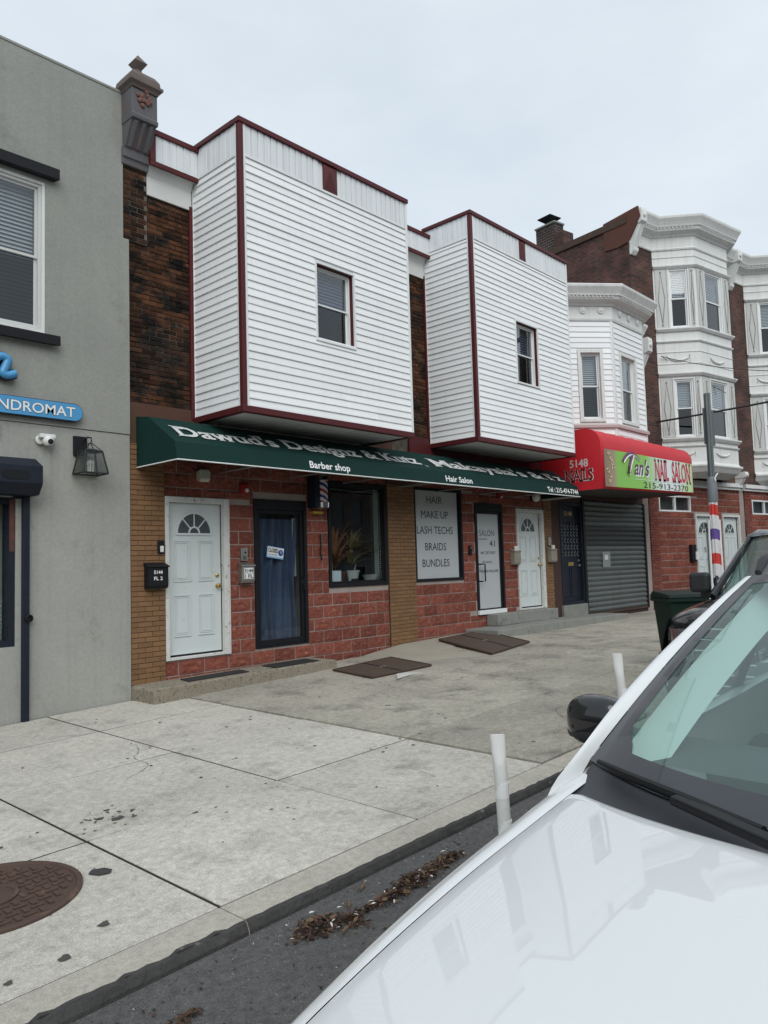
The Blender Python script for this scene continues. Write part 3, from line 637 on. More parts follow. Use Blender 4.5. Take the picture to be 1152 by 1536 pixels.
# ================================================================== sweeps and ornaments for the older houses
def offset_path(path, d):
    out = []
    for i, p in enumerate(path):
        ns = []
        for a, b in ((path[i-1], p) if i > 0 else (None, None), (p, path[i+1]) if i < len(path)-1 else (None, None)):
            if a is not None:
                ux, uy = b[0]-a[0], b[1]-a[1]; l = math.hypot(ux, uy); ns.append((uy/l, -ux/l))
        nx = sum(q[0] for q in ns)/len(ns); ny = sum(q[1] for q in ns)/len(ns); k = nx*nx+ny*ny
        out.append((p[0]+nx*d/k, p[1]+ny*d/k))
    return out
def sweep(name, m, parent, path, prof, F=None):
    """profile of (out, z) carried along a plan path"""
    b = MB(F); rows = [[(q[0], q[1], z) for q in offset_path(path, o)] for o, z in prof]; n = len(path); k = len(prof)
    b.add([p for r in rows for p in r], [(j*n+i, j*n+i+1, ((j+1) % k)*n+i+1, ((j+1) % k)*n+i) for j in range(k) for i in range(n-1)] + [tuple(j*n for j in range(k)), tuple(j*n+n-1 for j in range(k))])
    return b.build(name, m, parent)
def sub_frame(F, ax, ay, bx, by):
    """frame of a wall face running from a to b in F's plan"""
    return F @ frame(ax, ay, bx-ax, by-ay)
def bracket(parent, F, x, zt, h, out, w=.22, m=None):
    """scrolled cornice bracket with a block, a fluted shaft and a drop"""
    m = m or M_OLDWHITE; b = MB(F)
    b.prism([(0, zt), (-out, zt), (-out-.02, zt-.1), (-out, zt-.30*h), (-out*.86, zt-.34*h), (0, zt-.34*h)], 'x', x-w/2, x+w/2)
    b.prism([(0, zt-.34*h), (-out*.8, zt-.34*h), (-out*.25, zt-.84*h), (0, zt-.84*h)], 'x', x-w*.40, x+w*.40)
    for k in (-1, 1): b.prism([(-out*.3, zt-.36*h), (-out*.86, zt-.36*h), (-out*.31, zt-.82*h), (-out*.1, zt-.82*h)], 'x', x+k*w*.27-.025, x+k*w*.27+.025)
    b.prism([(0, zt-.84*h), (-out*.34, zt-.84*h), (-out*.30, zt-.92*h), (-out*.12, zt-h), (0, zt-h)], 'x', x-w*.45, x+w*.45)
    b.lathe([(.07, 0), (.06, -.03), (.02, -.045)], x, -out-.01, zt-.16*h, 8, 'y')
    return b.build('cornice_bracket', m, parent, bevel=.008)

# ================================================================== nail salon row house
hn = thing('nail_salon_rowhouse', 'nail salon row house with angled white bay above the grey roller shutter', 'building', (17.8, 9.084, 0))
dk = (15.75, 16.815, .42, 2.99); sh = (16.885, 20.2, .30, 3.1)
wall(FF, 15.36, 20.27, 0, 4.3, [dk, sh], .012, .3).build('shopfront_wall', mat('brown_wall', (.055, .026, .02), .8, (.04, .02, .016), 4, .8, .2, 60), hn)
wall(FF, 15.3, 20.27, 4.3, 7.6, [(15.8, 19.6, 4.5, 7.5)], .012, .3).build('upper_wall', M_TRIM, hn)
MB(FF).box(15.3, 20.2, 1.5, 11, 0, 7.4).build('building_body', M_DARK, hn)
# black panelled door
bd = MB(FF).ring(15.755, 16.81, .60, 2.985, .07, .0, .16).build('dark_door', M_NAVY, hn, bevel=.004)
box('door_leaf', M_NAVY, bd, 15.83, 16.735, .08, .12, .675, 2.91, FF)
for k in range(2):
    for j, (a, b) in enumerate(((.78, 1.5), (1.75, 2.55))): MB(FF).ring(15.92+k*.40, 16.26+k*.40, a, b, .03, .066, .081).build('door_panel', M_NAVY, bd, bevel=.006)
text('house_number', '5148', FF, 16.28, 2.68, .11, mat('gold_numerals', (.42, .31, .10), .35, metal=.8), bd, width=.36, y=.076, align='C')
box('mail_slot', M_BRASS, bd, 16.18, 16.42, .062, .08, 1.50, 1.58, FF, .004)
MB(FF).lathe([(.028, .08), (.028, .03), (.004, .02)], 16.66, 0, 1.5, 12, 'y').build('door_knob', M_STEEL, bd); MB(FF).lathe([(.024, .08), (.024, .05), (.004, .045)], 16.66, 0, 1.62, 12, 'y').build('deadbolt', M_STEEL, bd)
ir = MB(FF)
for i in range(6):
    for j in range(5):
        cx, cz = 15.93+i*.14, 1.78+j*.155
        ir.tube([(cx+.04*math.cos(a*math.pi/4), .055, cz+.05*math.sin(a*math.pi/4)) for a in range(1, 8)], .007, 5)
ir.build('ironwork_reflections', mat('iron_reflection_tone', (.26, .27, .28), .5), bd)  # pale curls paint the ironwork's reflections onto the dark door
box('threshold_step', M_STEPG, hn, 15.70, 16.82, -.05, .4, .1, .598, FF, .01)
# roller shutter
rs = MB(FF).box(16.80, 16.90, -.03, .05, .30, 3.1).box(20.19, 20.27, -.03, .05, .30, 3.1).build('roller_shutter', M_BLACK, hn)
M_SHUT = mat('grey_shutter', (.14, .155, .15), .5, (.10, .112, .108), 4, .8, .15, 40, metal=.35, rand=.07, streak=(.06, .062, .06, .5))
M_SHUTD = mat('perforated_shutter', (.055, .06, .06), .6, (.04, .045, .045), 6, .8, metal=.3)
SHM = {m.name: MB().prism([(0, 0), (-.012, .008), (-.030, .045), (-.032, .075), (-.018, .105), (-.006, .112), (0, .125)], 'x', 0, 1).mesh('shutter_slat', m) for m in (M_SHUT, M_SHUTD)}
for k in range(22):
    z = .345+k*.1245; m = M_SHUTD if 13 <= k <= 16 else M_SHUT
    piece('shutter_slat', SHM[m.name], rs, FF @ T(16.90, .02, z) @ SC(3.29, 1, 1))
box('bottom_bar', M_RUST, rs, 16.9, 20.19, -.03, .03, .30, .345, FF)
nt_ = box('taped_notice', mat('clear_sleeve', (.22, .24, .24), .3), rs, 17.72, 18.12, -.022, -.016, 1.43, 1.82, FF); box('paper_note', M_PLASW, rs, 17.82, 18.0, -.027, -.023, 1.62, 1.74, FF)
# angled bay
PC = [(15.72, 9.08), (16.86, 8.1), (18.5, 8.1), (19.65, 9.08)]
cb_ = MB(); cb_.prism([(15.75, 9.3), (15.75, 9.09), (16.9, 8.16), (18.46, 8.16), (19.6, 9.09), (19.6, 9.3)], 'z', 4.25, 4.3); cb_.prism([(15.75, 9.3), (15.75, 9.09), (16.9, 8.16), (18.46, 8.16), (19.6, 9.09), (19.6, 9.3)], 'z', 7.7, 7.75)
nbay = cb_.build('bay', M_TRIM, hn)
for (a, b), hx in zip(((PC[0], PC[1]), (PC[1], PC[2]), (PC[2], PC[3])), ((.62, 1.24), (.28, 1.18), (.28, .90))):
    Fc = sub_frame(I4, *a, *b); Lc = math.hypot(b[0]-a[0], b[1]-a[1]); hh = (hx[0], hx[1], 4.84, 6.56)
    wall(Fc, .0, Lc, 4.25, 7.72, [hh], .004, .06).build('bay_face', M_TRIM, nbay)
    siding(nbay, Fc, .045, Lc-.045, 4.28, 4.68, .127, [], M_SIDE); siding(nbay, Fc, .045, Lc-.045, 4.80, 7.24, .1285, [(hx[0]-.01, hx[1]+.01, 4.7, 6.57)], M_SIDE)
    box('corner_trim', M_TRIM, nbay, 0, .045, -.02, .01, 4.28, 7.26, Fc); box('corner_trim', M_TRIM, nbay, Lc-.045, Lc, -.02, .01, 4.28, 7.26, Fc)
    MB(Fc).ring(hx[0], hx[1], 4.84, 6.56, .075, -.035, .05).build('window_casing', M_OLDWHITE, nbay, bevel=.004)
    sash(nbay, Fc, hx[0]+.077, hx[1]-.077, 4.917, 6.483, .06, M_TRIM, .03, .03)
    for k in range(3): MB(Fc).lathe([(.085, -.001), (.085, -.018), (.05, -.024), (.03, -.04), (.005, -.042)], Lc*(k+.7)/3.4+.05, -.03, 7.50, 12, 'y').build('frieze_rosette', M_OLDWHITE, nbay)
full = [(15.3, 9.08)] + PC + [(20.25, 9.08)]
sweep('bay_sill', mat('pinkish_sill', (.50, .44, .43), .7), nbay, PC, [(.0, 4.69), (.06, 4.70), (.07, 4.76), (.03, 4.80), (0, 4.80)])
sweep('frieze', M_OLDWHITE, nbay, full, [(0, 7.25), (.03, 7.25), (.045, 7.30), (.025, 7.31), (.025, 7.68), (0, 7.68)])
sweep('cornice', M_OLDWHITE, nbay, full, [(0, 7.60), (.06, 7.60), (.10, 7.66), (.24, 7.70), (.26, 7.735), (.255, 7.77), (.30, 7.775), (.31, 7.81), (.34, 7.86), (.40, 7.95), (.41, 8.0), (.39, 8.02), (0, 8.04)])
dn = MB()
for (a, b) in zip(full, full[1:]):
    Fc = sub_frame(I4, *a, *b); Lc = math.hypot(b[0]-a[0], b[1]-a[1]); dn.F = Fc; n = int(Lc/.09)
    for k in range(n): dn.box(k*Lc/n, k*Lc/n+.05, -.285, -.25, 7.738, 7.772)
stuff(dn.build('dentils', M_OLDWHITE, nbay))
bracket(hn, FF, 20.12, 7.62, 1.25, .5, .26)

# ================================================================== three storey brick houses with white bays (the row bends ten degrees)
th = R(10); FD = frame(20.25, 9.084, math.cos(th), -math.sin(th)); WD = 5.13
M_FARBR = brickmat('far_brick', (.125, .04, .028), (.045, .02, .016), (.085, .072, .062), .21, .07, .01)
hd = thing('brick_rowhouse', 'three storey brick row house with white double bay behind the sign post', 'building', (20.25, 9.084, 0), -th, 'three storey brick row houses')
PD = [(1.07, 0), (1.92, -.81), (3.70, -.81), (4.55, 0)]
fullD = [(.0, 0)] + PD + [(WD, 0)]
wall(FD, .0, WD, 3.7, 10.62, [(1.2, 4.4, 4.2, 10.5)], .0, .3).build('front_wall', M_FARBR, hd)
bayD = MB(FD).prism([(1.1, .3), (1.1, .02), (1.94, -.76), (3.68, -.76), (4.5, .02), (4.5, .3)], 'z', 4.2, 4.24).prism([(1.1, .3), (1.1, .02), (1.94, -.76), (3.68, -.76), (4.5, .02), (4.5, .3)], 'z', 7.2, 7.24).build('bay', M_OLDWHITE, hd)
M_WOOD2 = mat('weathered_white_boards', (.56, .575, .555), .7, (.44, .45, .43), 3, .9, .25, 60, col3=(.27, .26, .24), n3=(.62, .72), s3=7, streak=(.36, .36, .34, .45))
for (a, b), hx in zip(zip(PD, PD[1:]), ((.42, .95), (.45, 1.36), (.22, .76))):
    Fc = sub_frame(FD, *a, *b); Lc = math.hypot(b[0]-a[0], b[1]-a[1]); st = ((5.02, 6.68), (8.17, 9.90))
    wall(Fc, 0, Lc, 4.2, 10.9, [(hx[0], hx[1], *z) for z in st], .0, .08).build('bay_face', M_OLDWHITE, bayD)
    for z0, z1 in st:
        MB(Fc).ring(hx[0]-.045, hx[1]+.045, z0-.0, z1+.045, .045, -.03, .02, wb=.0).build('window_casing', M_OLDWHITE, bayD, bevel=.004)
        sash(bayD, Fc, hx[0]+.002, hx[1]-.002, z0+.002, z1-.002, .02, M_TRIM, .045, .035, bz=(z0+z1)/2+.02)
        for l, r in ((.05, hx[0]-.06), (hx[1]+.06, Lc-.05)):
            if r-l < .09: continue
            box('mullion_board', M_WOOD2, bayD, l, r, -.022, .0, z0-.0, z1+.04, Fc, .004)
            cx, w_ = (l+r)/2, (r-l)*.30
            MB(Fc).tube([(cx, -.026, z0+.14), (cx+w_, -.026, (z0+z1)/2), (cx, -.026, z1-.12), (cx-w_, -.026, (z0+z1)/2), (cx, -.026, z0+.14)], .010, 5).build('diamond_moulding', M_STEPG, bayD)
            for zz in (z0+.10, z1-.08): MB(Fc).lathe([(.022, 0), (.018, -.03), (.004, -.036)], cx, -.022, zz, 8, 'y').build('boss', M_STEPG, bayD)
    for zc, dz in ((7.34, .13), (4.58, .11)):
        cx = Lc/2; ww = min(.38, Lc*.27)
        MB(Fc).tube([(cx+ww*math.cos(math.pi+math.pi*k/14), -.012-.01*math.sin(math.pi*k/14), zc+dz*1.3*math.sin(math.pi+math.pi*k/14)+.06) for k in range(15)], [.012+.018*math.sin(math.pi*k/14) for k in range(15)], 6).tube([(cx-ww, -.01, zc+.06), (cx-ww, -.01, zc-.12)], .014, 5).tube([(cx+ww, -.01, zc+.06), (cx+ww, -.01, zc-.12)], .014, 5).build('garland', M_OLDWHITE, bayD, smooth=True)
def band(name, z, o=.05, h=.07): sweep(name, M_OLDWHITE, bayD, PD, [(0, z-h), (o*.5, z-h), (o, z-h*.35), (o, z), (0, z+.012)], FD)
for z, o, h in ((10.0, .09, .08), (10.26, .02, .025), (8.16, .10, .09), (7.80, .05, .05), (7.48, .018, .02), (7.14, .018, .02), (6.86, .10, .09), (5.0, .11, .10), (4.78, .05, .05)): band('moulding', z, o, h)
sweep('frieze', M_OLDWHITE, bayD, fullD, [(0, 10.46), (.03, 10.46), (.045, 10.50), (.02, 10.53), (.02, 10.9), (0, 10.9)], FD)
sweep('cornice', M_OLDWHITE, bayD, fullD, [(0, 10.84), (.05, 10.84), (.09, 10.91), (.24, 10.95), (.26, 11.0), (.255, 11.03), (.30, 11.04), (.32, 11.09), (.36, 11.16), (.42, 11.25), (.43, 11.31), (.40, 11.33), (0, 11.36)], FD)
sweep('bay_skirt', M_OLDWHITE, bayD, PD, [(-.3, 3.86), (-.02, 4.02), (.05, 4.12), (.10, 4.18), (.10, 4.22), (.03, 4.25), (0, 4.3), (-.3, 4.3)], FD)
MB(FD).box(.2, WD, -.14, .02, 3.74, 3.86).box(.2, WD, -.08, .02, 3.66, 3.742).build('storey_ledge', M_OLDWHITE, hd, bevel=.006)
dn = MB()
for (a, b) in zip(fullD, fullD[1:]):
    dn.F = sub_frame(FD, *a, *b); Lc = math.hypot(b[0]-a[0], b[1]-a[1]); n = int(Lc/.1)
    for k in range(n): dn.box(k*Lc/n, k*Lc/n+.055, -.285, -.25, 11.0, 11.034)
stuff(dn.build('dentils', M_OLDWHITE, bayD))
bracket(hd, FD, .12, 11.34, 1.2, .45, .26)
bracket(hd, FD, WD-.12, 4.22, .55, .34, .2)
# ground floor: brick piers, red blocks, high window, doors
hi = (.76, 2.36, 2.93, 3.40); dA = (2.53, 3.66, .35, 2.90); dB = (4.02, 5.06, .35, 2.90)
wall(FD, .0, WD, 0, 3.7, [hi, dA, dB], .012, .3).build('ground_wall', M_BLKJ, hd)
courses('split_block', hd, FD, .68, WD, .15, 3.68, [hi, dA, dB], .405, .20, .018, M_BLOCK, .022, .004, split=True, minw=.06)
MB(FD).box(.26, .68, -.012, .02, 0, 3.68).build('pier_core', M_OLDJ, hd)
courses('pier_brick', hd, FD, .265, .675, .1, 3.66, [], .205, .072, .012, M_REDBR, .02, .002, yo=-.02)
hw = MB(FD).ring(.762, 2.358, 2.932, 3.398, .045, -.0, .08).box(1.54, 1.58, .0, .08, 2.978, 3.352).build('transom_window', M_TRIM, hd)
box('window_pane', M_GLASS, hw, .81, 1.538, .04, .045, 2.98, 3.35, FD); box('window_pane', M_GLASS, hw, 1.582, 2.31, .04, .045, 2.98, 3.35, FD); box('room_shade', mat('dim_interior', (.10, .115, .115), .8), hw, .78, 2.34, .25, .27, 2.94, 3.39, FD)
dA_ = panel_door(hd, FD, 2.535, 3.655, .36, 2.895, .07, M_PEEL, .05, .06)
panel_door(hd, FD, 4.025, 5.055, .36, 2.895, .07, M_PEEL, .05, .09)
text('house_number', '515', FD, 2.95, 1.76, .15, M_INK, dA_, width=.42, y=.064, align='C')
sdF = FD @ T(3.16, -.03, 0) @ Matrix.Rotation(R(-14), 4, 'Z')
stm = MB(sdF).ring(0, .50, .40, 2.72, .07, -.02, .02).box(.07, .43, -.02, .02, 1.45, 1.53).build('storm_door', M_TRIM, hd, bevel=.004)
box('storm_pane', M_DARK, stm, .072, .428, -.004, .004, .472, 1.448, sdF); box('storm_pane', mat('dim_pane', (.11, .12, .125), .2), stm, .072, .428, -.004, .004, 1.532, 2.648, sdF)
MB(FD).box(.0, WD, .31, 11, 0, 10.4).build('building_body', M_DARK, hd)
he = copy_tree(hd, T(math.cos(th)*WD, -math.sin(th)*WD, 0) , None, 'three storey brick row house cut by the right photo edge')
# the exposed side wall and chimney belong to the first one only
SDm = FD @ frame(0, 9, 0, -1)
sdw = MB(FD).box(-.006, .30, .302, 9, 6.5, 11.1).build('side_wall', M_FARBR, hd)
MB(FD).add([(-.06, .02, 11.05), (.3, .02, 11.05), (.3, 9, 11.05), (-.06, 9, 11.05), (-.06, .02, 11.24), (.3, .02, 11.24), (.3, 9, 11.24), (-.06, 9, 11.24)], [(3, 2, 1, 0), (4, 5, 6, 7), (0, 1, 5, 4), (1, 2, 6, 5), (2, 3, 7, 6), (3, 0, 4, 7)]).build('coping', M_RUST, sdw)
MB(FD).prism([(-.36, 11.40), (-.42, 11.1), (0, 10.5), (0.35, 10.45), (.8, 10.5), (.8, 11.30)], 'x', -.04, .02).build('rusted_end_panel', mat('rusted_panel', (.12, .035, .02), .8, (.07, .03, .02), 4, .8, .3, 40), sdw)
ch = MB(FD).box(.0, .42, 2.6, 3.35, 10.4, 12.08).build('chimney', brickmat('chimney_brick', (.05, .022, .018), (.03, .018, .016), (.13, .12, .11), .21, .085, .012), hd)
MB(FD).box(-.02, .44, 2.25, 2.6, 10.4, 11.7).build('chimney_shoulder', M_FARBR, ch); MB(FD).box(-.03, .45, 2.57, 3.38, 12.08, 12.13).build('chimney_cap', M_STEPG, ch)
MB(FD).lathe([(.14, 0), (.14, .10), (.36, .22), (.37, .25), (.004, .34)], .21, 2.97, 12.13, 4).build('chimney_cowl', M_BLACK, ch)

# ================================================================== awnings
def awning(label, x0, x1, left_end, right_end):
    prof = [(9.06, 3.645), (8.76, 3.60), (8.45, 3.395), (8.15, 3.205), (8.125, 3.09), (8.10, 2.985)]
    a = thing('green_awning', label, 'awning', ((x0+x1)/2, 9.06, 3.3), 0, 'green shop awnings')
    b = MB(); n = 24
    def pt(u, j):
        y, z = prof[j]; sag = (.012*math.sin(u*math.pi*6)**2 if j == 2 else 0); return (x0+(x1-x0)*u, y, z-sag)
    k = len(prof)
    b.add([pt(i/n, j) for j in range(k) for i in range(n+1)], [(j*(n+1)+i, j*(n+1)+i+1, (j+1)*(n+1)+i+1, (j+1)*(n+1)+i) for j in range(k-1) for i in range(n)])
    cv = b.build('canopy', M_GREEN, a, solid=.004)
    for xx, on in ((x0, left_end), (x1, right_end)):
        if on:
            MB().add([(xx, y, z) for y, z in prof] + [(xx, 9.06, 2.985)], [tuple(range(k+1))]).build('end_panel', M_GREEN, a, solid=.004)
            MB().tube([(xx, 9.05, 2.98), (xx, 8.1, 2.98)], .008, 6).build('white_piping', M_LET, a); 
    MB().tube([(x0, 8.098, 2.98), (x1, 8.098, 2.98)], .009, 6).build('white_piping', M_LET, a)
    for i in range(5):
        xx = x0+.05+(x1-x0-.1)*i/4; MB().tube([(xx, 9.05, 3.62), (xx, 8.77, 3.575), (xx, 8.17, 3.19), (xx, 8.12, 3.0), (xx, 9.05, 3.0)], .014, 6).build('frame_rib', M_STEEL, a)
    return a
up = Vector((0, .61, .395)).normalized(); inn = up.cross(Vector((1, 0, 0)))
FS = Matrix(((1, inn.x, up.x, 0), (0, inn.y, up.y, 8.15), (0, inn.z, up.z, 3.205), (0, 0, 0, 1)))
up2 = Vector((0, .05, .22)).normalized(); in2 = up2.cross(Vector((1, 0, 0)))
FV = Matrix(((1, in2.x, up2.x, 0), (0, in2.y, up2.y, 8.10), (0, in2.z, up2.z, 2.985), (0, 0, 0, 1)))
aw1 = awning("long green shop awning lettered Dawud's Designz over the barber shop", 5.09, 10.062, True, False)
aw2 = awning('green shop awning lettered Hair Salon, ending beside the red awning', 10.068, 14.95, False, True)
M_LETS = mat('shade_dimmed_lettering', (.62, .63, .62), .7, (.48, .5, .49), 5, .8)  # dimmer copy of the white letters, painting in the shade under the bays
text('slope_lettering', "Dawud's Designz & Kutz", FS, 5.24, .19, .31, M_LETS, aw1, width=4.72, y=-.010, bold=.022, serif=True)
text('slope_lettering', 'TM', FS, 9.98, .10, .06, M_LETS, aw1, width=.07, y=-.010)
text('slope_lettering', "Makaysia's & I'z", FS, 10.30, .19, .31, M_LETS, aw2, width=4.45, y=-.010, bold=.022, serif=True)
text('valance_lettering', 'Barber shop', FV, 7.24, .052, .105, M_LET, aw1, width=.80, y=-.006, bold=.02)
text('valance_lettering', 'Hair Salon', FV, 10.34, .052, .105, M_LET, aw2, width=.76, y=-.006, bold=.02)
text('valance_lettering', 'Tel : 215-474-7744', FV, 13.66, .045, .105, M_LET, aw2, width=1.24, y=-.006, bold=.02)

ra = thing('red_awning', 'red box awning with lime green nail salon sign over the roller shutter', 'awning', (17.5, 9.06, 3.3))
prof = [(9.06, 4.45), (8.02, 4.45)] + [(7.98-.38*math.sin(R(t)), 4.07+.38*math.cos(R(t))) for t in (10, 28, 46, 64, 80)] + [(7.60, 4.0), (7.60, 3.12)]
b = MB(); n = 40; k = len(prof)
tilt = lambda u, z: z + .13*u*(4.45-z)/1.33*.9
b.add([(15.02+4.98*i/n, y, tilt(i/n, z) - (.012*abs(math.sin(i*math.pi/4)) if 1 < j < 7 else 0)) for j, (y, z) in enumerate(prof) for i in range(n+1)], [(j*(n+1)+i, j*(n+1)+i+1, (j+1)*(n+1)+i+1, (j+1)*(n+1)+i) for j in range(k-1) for i in range(n)])
b.build('canopy', M_RED, ra, solid=.004, smooth=True)
for u, xx in ((0, 15.02), (1, 20.0)): MB().add([(xx, y, tilt(u, z)) for y, z in prof] + [(xx, 9.06, tilt(u, 3.12))], [tuple(range(k+1))]).build('end_panel', M_RED, ra, solid=.004)
MB().hexa([(15.03, 7.61, 3.13), (19.99, 7.61, 3.245), (19.99, 9.05, 3.245), (15.03, 9.05, 3.13), (15.03, 7.61, 3.15), (19.99, 7.61, 3.265), (19.99, 9.05, 3.265), (15.03, 9.05, 3.15)]).build('underside', mat('dark_underside', (.06, .055, .05), .8, (.035, .032, .03), 2, .8), ra)
m = bpy.data.materials.new('sign_print'); m.use_nodes = True; MATS['sign_print'] = m      # printed colours: lime running to white
n_ = m.node_tree.nodes; l_ = m.node_tree.links; g_ = n_.new('ShaderNodeNewGeometry'); s_ = n_.new('ShaderNodeSeparateXYZ'); r_ = n_.new('ShaderNodeMapRange'); c_ = n_.new('ShaderNodeValToRGB')
r_.inputs[1].default_value = 15.1; r_.inputs[2].default_value = 20.0; l_.new(g_.outputs['Position'], s_.inputs[0]); l_.new(s_.outputs[0], r_.inputs[0]); l_.new(r_.outputs[0], c_.inputs[0])
e = c_.color_ramp.elements; e[0].position = .0; e[0].color = (.20, .13, .09, 1); e[1].position = .10; e[1].color = (.32, .25, .15, 1)
for ps, cl in ((.13, (.20, .47, .06)), (.42, (.22, .50, .07)), (.60, (.66, .74, .70)), (.78, (.70, .74, .74)), (.90, (.50, .66, .34)), (1.0, (.42, .62, .25))): q = e.new(ps); q.color = (*cl, 1)
l_.new(c_.outputs[0], n_['Principled BSDF'].inputs['Base Color']); n_['Principled BSDF'].inputs['Roughness'].default_value = .4
sp = MB().add([(15.13, 7.592, tilt(.02, 3.17)), (19.95, 7.592, tilt(.98, 3.17)), (19.95, 7.592, tilt(.98, 3.98)), (15.13, 7.592, tilt(.02, 3.98))], [(0, 1, 2, 3)]).build('sign_panel', m, ra, solid=.006)
FR = frame(0, 7.588) @ Matrix(((1, 0, 0, 0), (0, 1, 0, 0), (.0185, 0, 1, -.28), (0, 0, 0, 1)))
M_PURP = mat('purple_print', (.10, .025, .10), .5); M_NRED = mat('crimson_print', (.46, .014, .04), .5)
for dx, dz, mm, yy, bo in ((.035, -.03, M_LET, -.004, .03), (.0, .0, M_PURP, -.007, .015)):
    text('script_lettering', "an's", FR, 16.55+dx, 3.50+dz, .36, mm, sp, width=.80, y=yy, bold=bo, shear=.35)
    MB(FR).tube([(16.22+dx+.30*t, yy, 3.50+dz+.50*t**.8) for t in (0, .2, .4, .6, .8, 1)], [.05, .045, .04, .045, .04, .02], 5).tube([(15.98+dx+.85*t, yy, 3.80+dz+.17*math.sin(math.pi*min(1, .15+t*.75))-.12*(1-t)**4) for t in [i/10 for i in range(11)]], [.04-.026*abs(i/10-.35) for i in range(11)], 5).build('script_initial', mm, sp)
text('red_lettering', 'NAIL  SALON', FR, 17.62, 3.42, .50, M_LET, sp, width=2.24, y=-.004, bold=.05, serif=True)
text('red_lettering', 'NAIL  SALON', FR, 17.64, 3.43, .48, M_NRED, sp, width=2.18, y=-.008, bold=.02, serif=True)
text('phone_lettering', '215-913-2370', FR, 17.0, 3.21, .14, M_INK, sp, width=2.62, y=-.005)
box('rule', M_LET, sp, 16.6, 19.4, -.005, -.002, 3.385, 3.395, FR)
fl = MB(FR); rr = random.Random(4)
for i in range(7):
    cx, cz = 15.25+rr.random()*.32, 3.3+.1*i; r0 = rr.uniform(.05, .1)
    fl.tube([(cx+r0*t*math.cos(7*t+i), -.006, cz+r0*t*math.sin(7*t+i)) for t in [q/10 for q in range(2, 11)]], .011, 4)
fl.build('printed_scrolls', mat('cream_print', (.62, .55, .38), .5), sp)
FE = frame(15.02, 9.06, 0, -1)
text('end_lettering', '5148', FE, .93, 3.63, .17, mat('silver_print', (.55, .52, .52), .5), ra, width=.44, y=-.006, align='C', bold=.02)
text('end_lettering', 'NAILS', FE, .92, 3.33, .25, MATS['silver_print'], ra, width=.70, y=-.006, align='C', bold=.045, serif=True)
text('end_lettering', 'NAILS', FE, .92, 3.34, .23, mat('dark_red_print', (.16, .008, .012), .5), ra, width=.66, y=-.010, align='C', bold=.012, serif=True)

# ================================================================== finial on the party pier
M_STONE = mat('weathered_stone', (.135, .13, .135), .85, (.075, .075, .085), 3, .8, .5, 50, col3=(.20, .085, .055), n3=(.56, .68), s3=5)
fn = MB(FF).prism([(0, 6.98), (-.075, 6.98), (-.085, 7.06), (-.11, 7.07), (-.12, 7.18), (-.15, 7.20), (0, 7.22)], 'x', 4.885, 5.265).build('pier_finial', M_STONE, hb, bevel=.008)
MB(FF).prism([(0, 7.2), (-.13, 7.2), (-.30, 7.50), (0, 7.50)], 'x', 4.90, 5.25).build('console_shaft', M_STONE, fn)
for k in range(3): MB(FF).tube([(4.965+k*.11, -.125, 7.21), (4.965+k*.11, -.30, 7.50)], .036, 8).build('console_reed', M_STONE, fn, smooth=True)
MB(FF).prism([(.02, 7.50), (-.345, 7.50), (-.355, 7.56), (-.325, 7.575), (-.325, 7.92), (.02, 7.92)], 'x', 4.89, 5.26).build('console_block', M_STONE, fn, bevel=.012)
orn = MB(FF); rr = random.Random(8)
for i in range(16):
    cx, cz = 5.075+rr.gauss(0, .055), 7.76+rr.gauss(0, .06); orn.lathe([(.035, 0), (.03, -.02), (.008, -.03)], cx, -.325, cz, 6, 'y')
orn.build('carved_relief', mat('terracotta', (.19, .085, .06), .85, (.12, .07, .06), 8, .8), fn)
MB(FF).lathe([(.265, 7.92), (.285, 7.95), (.335, 7.985), (.335, 8.02), (.30, 8.03), (.285, 8.10), (.22, 8.17), (.10, 8.215), (.055, 8.24), (.05, 8.285), (.065, 8.30), (.13, 8.37), (.004, 8.50)], 5.075, -.155, 0, 4).build('finial_cap', mat('brown_stone', (.15, .115, .10), .85, (.09, .075, .07), 4, .8, .4, 50), fn)

# ================================================================== things on the grey building
M_SBLUE = mat('sign_blue', (.06, .27, .52), .35, (.07, .29, .55), 3, .8); M_EDGE = mat('sign_edge', (.012, .02, .035), .4)
ls_ = thing('laundromat_sign', 'blue pill shaped laundromat sign with white capitals on grey stucco', 'sign', (3.7, 9.0, 3.45))
def capsule(x0, x1, zc, r, n=14): return [(x1+r*math.cos(a), zc+r*math.sin(a)) for a in [-math.pi/2+math.pi*k/n for k in range(n+1)]] + [(x0+r*math.cos(a), zc+r*math.sin(a)) for a in [math.pi/2+math.pi*k/n for k in range(n+1)]]
MB(FG).prism(capsule(2.95, 4.215, 3.572, .108), 'y', -.075, 0).build('sign_body', M_EDGE, ls_)
MB(FG).prism(capsule(2.95, 4.215, 3.572, .100), 'y', -.081, -.07).build('sign_face', M_SBLUE, ls_)
text('sign_lettering', 'LAUNDROMAT', FG, 2.982, 3.509, .130, M_EDGE, ls_, width=1.243, y=-.083, bold=.012)
text('sign_lettering', 'LAUNDROMAT', FG, 2.99, 3.513, .122, M_LET, ls_, width=1.23, y=-.087, bold=.008)
sc = thing('script_sign', 'light blue script sign letter above the laundromat sign', 'sign', (3.2, 9.0, 3.85))
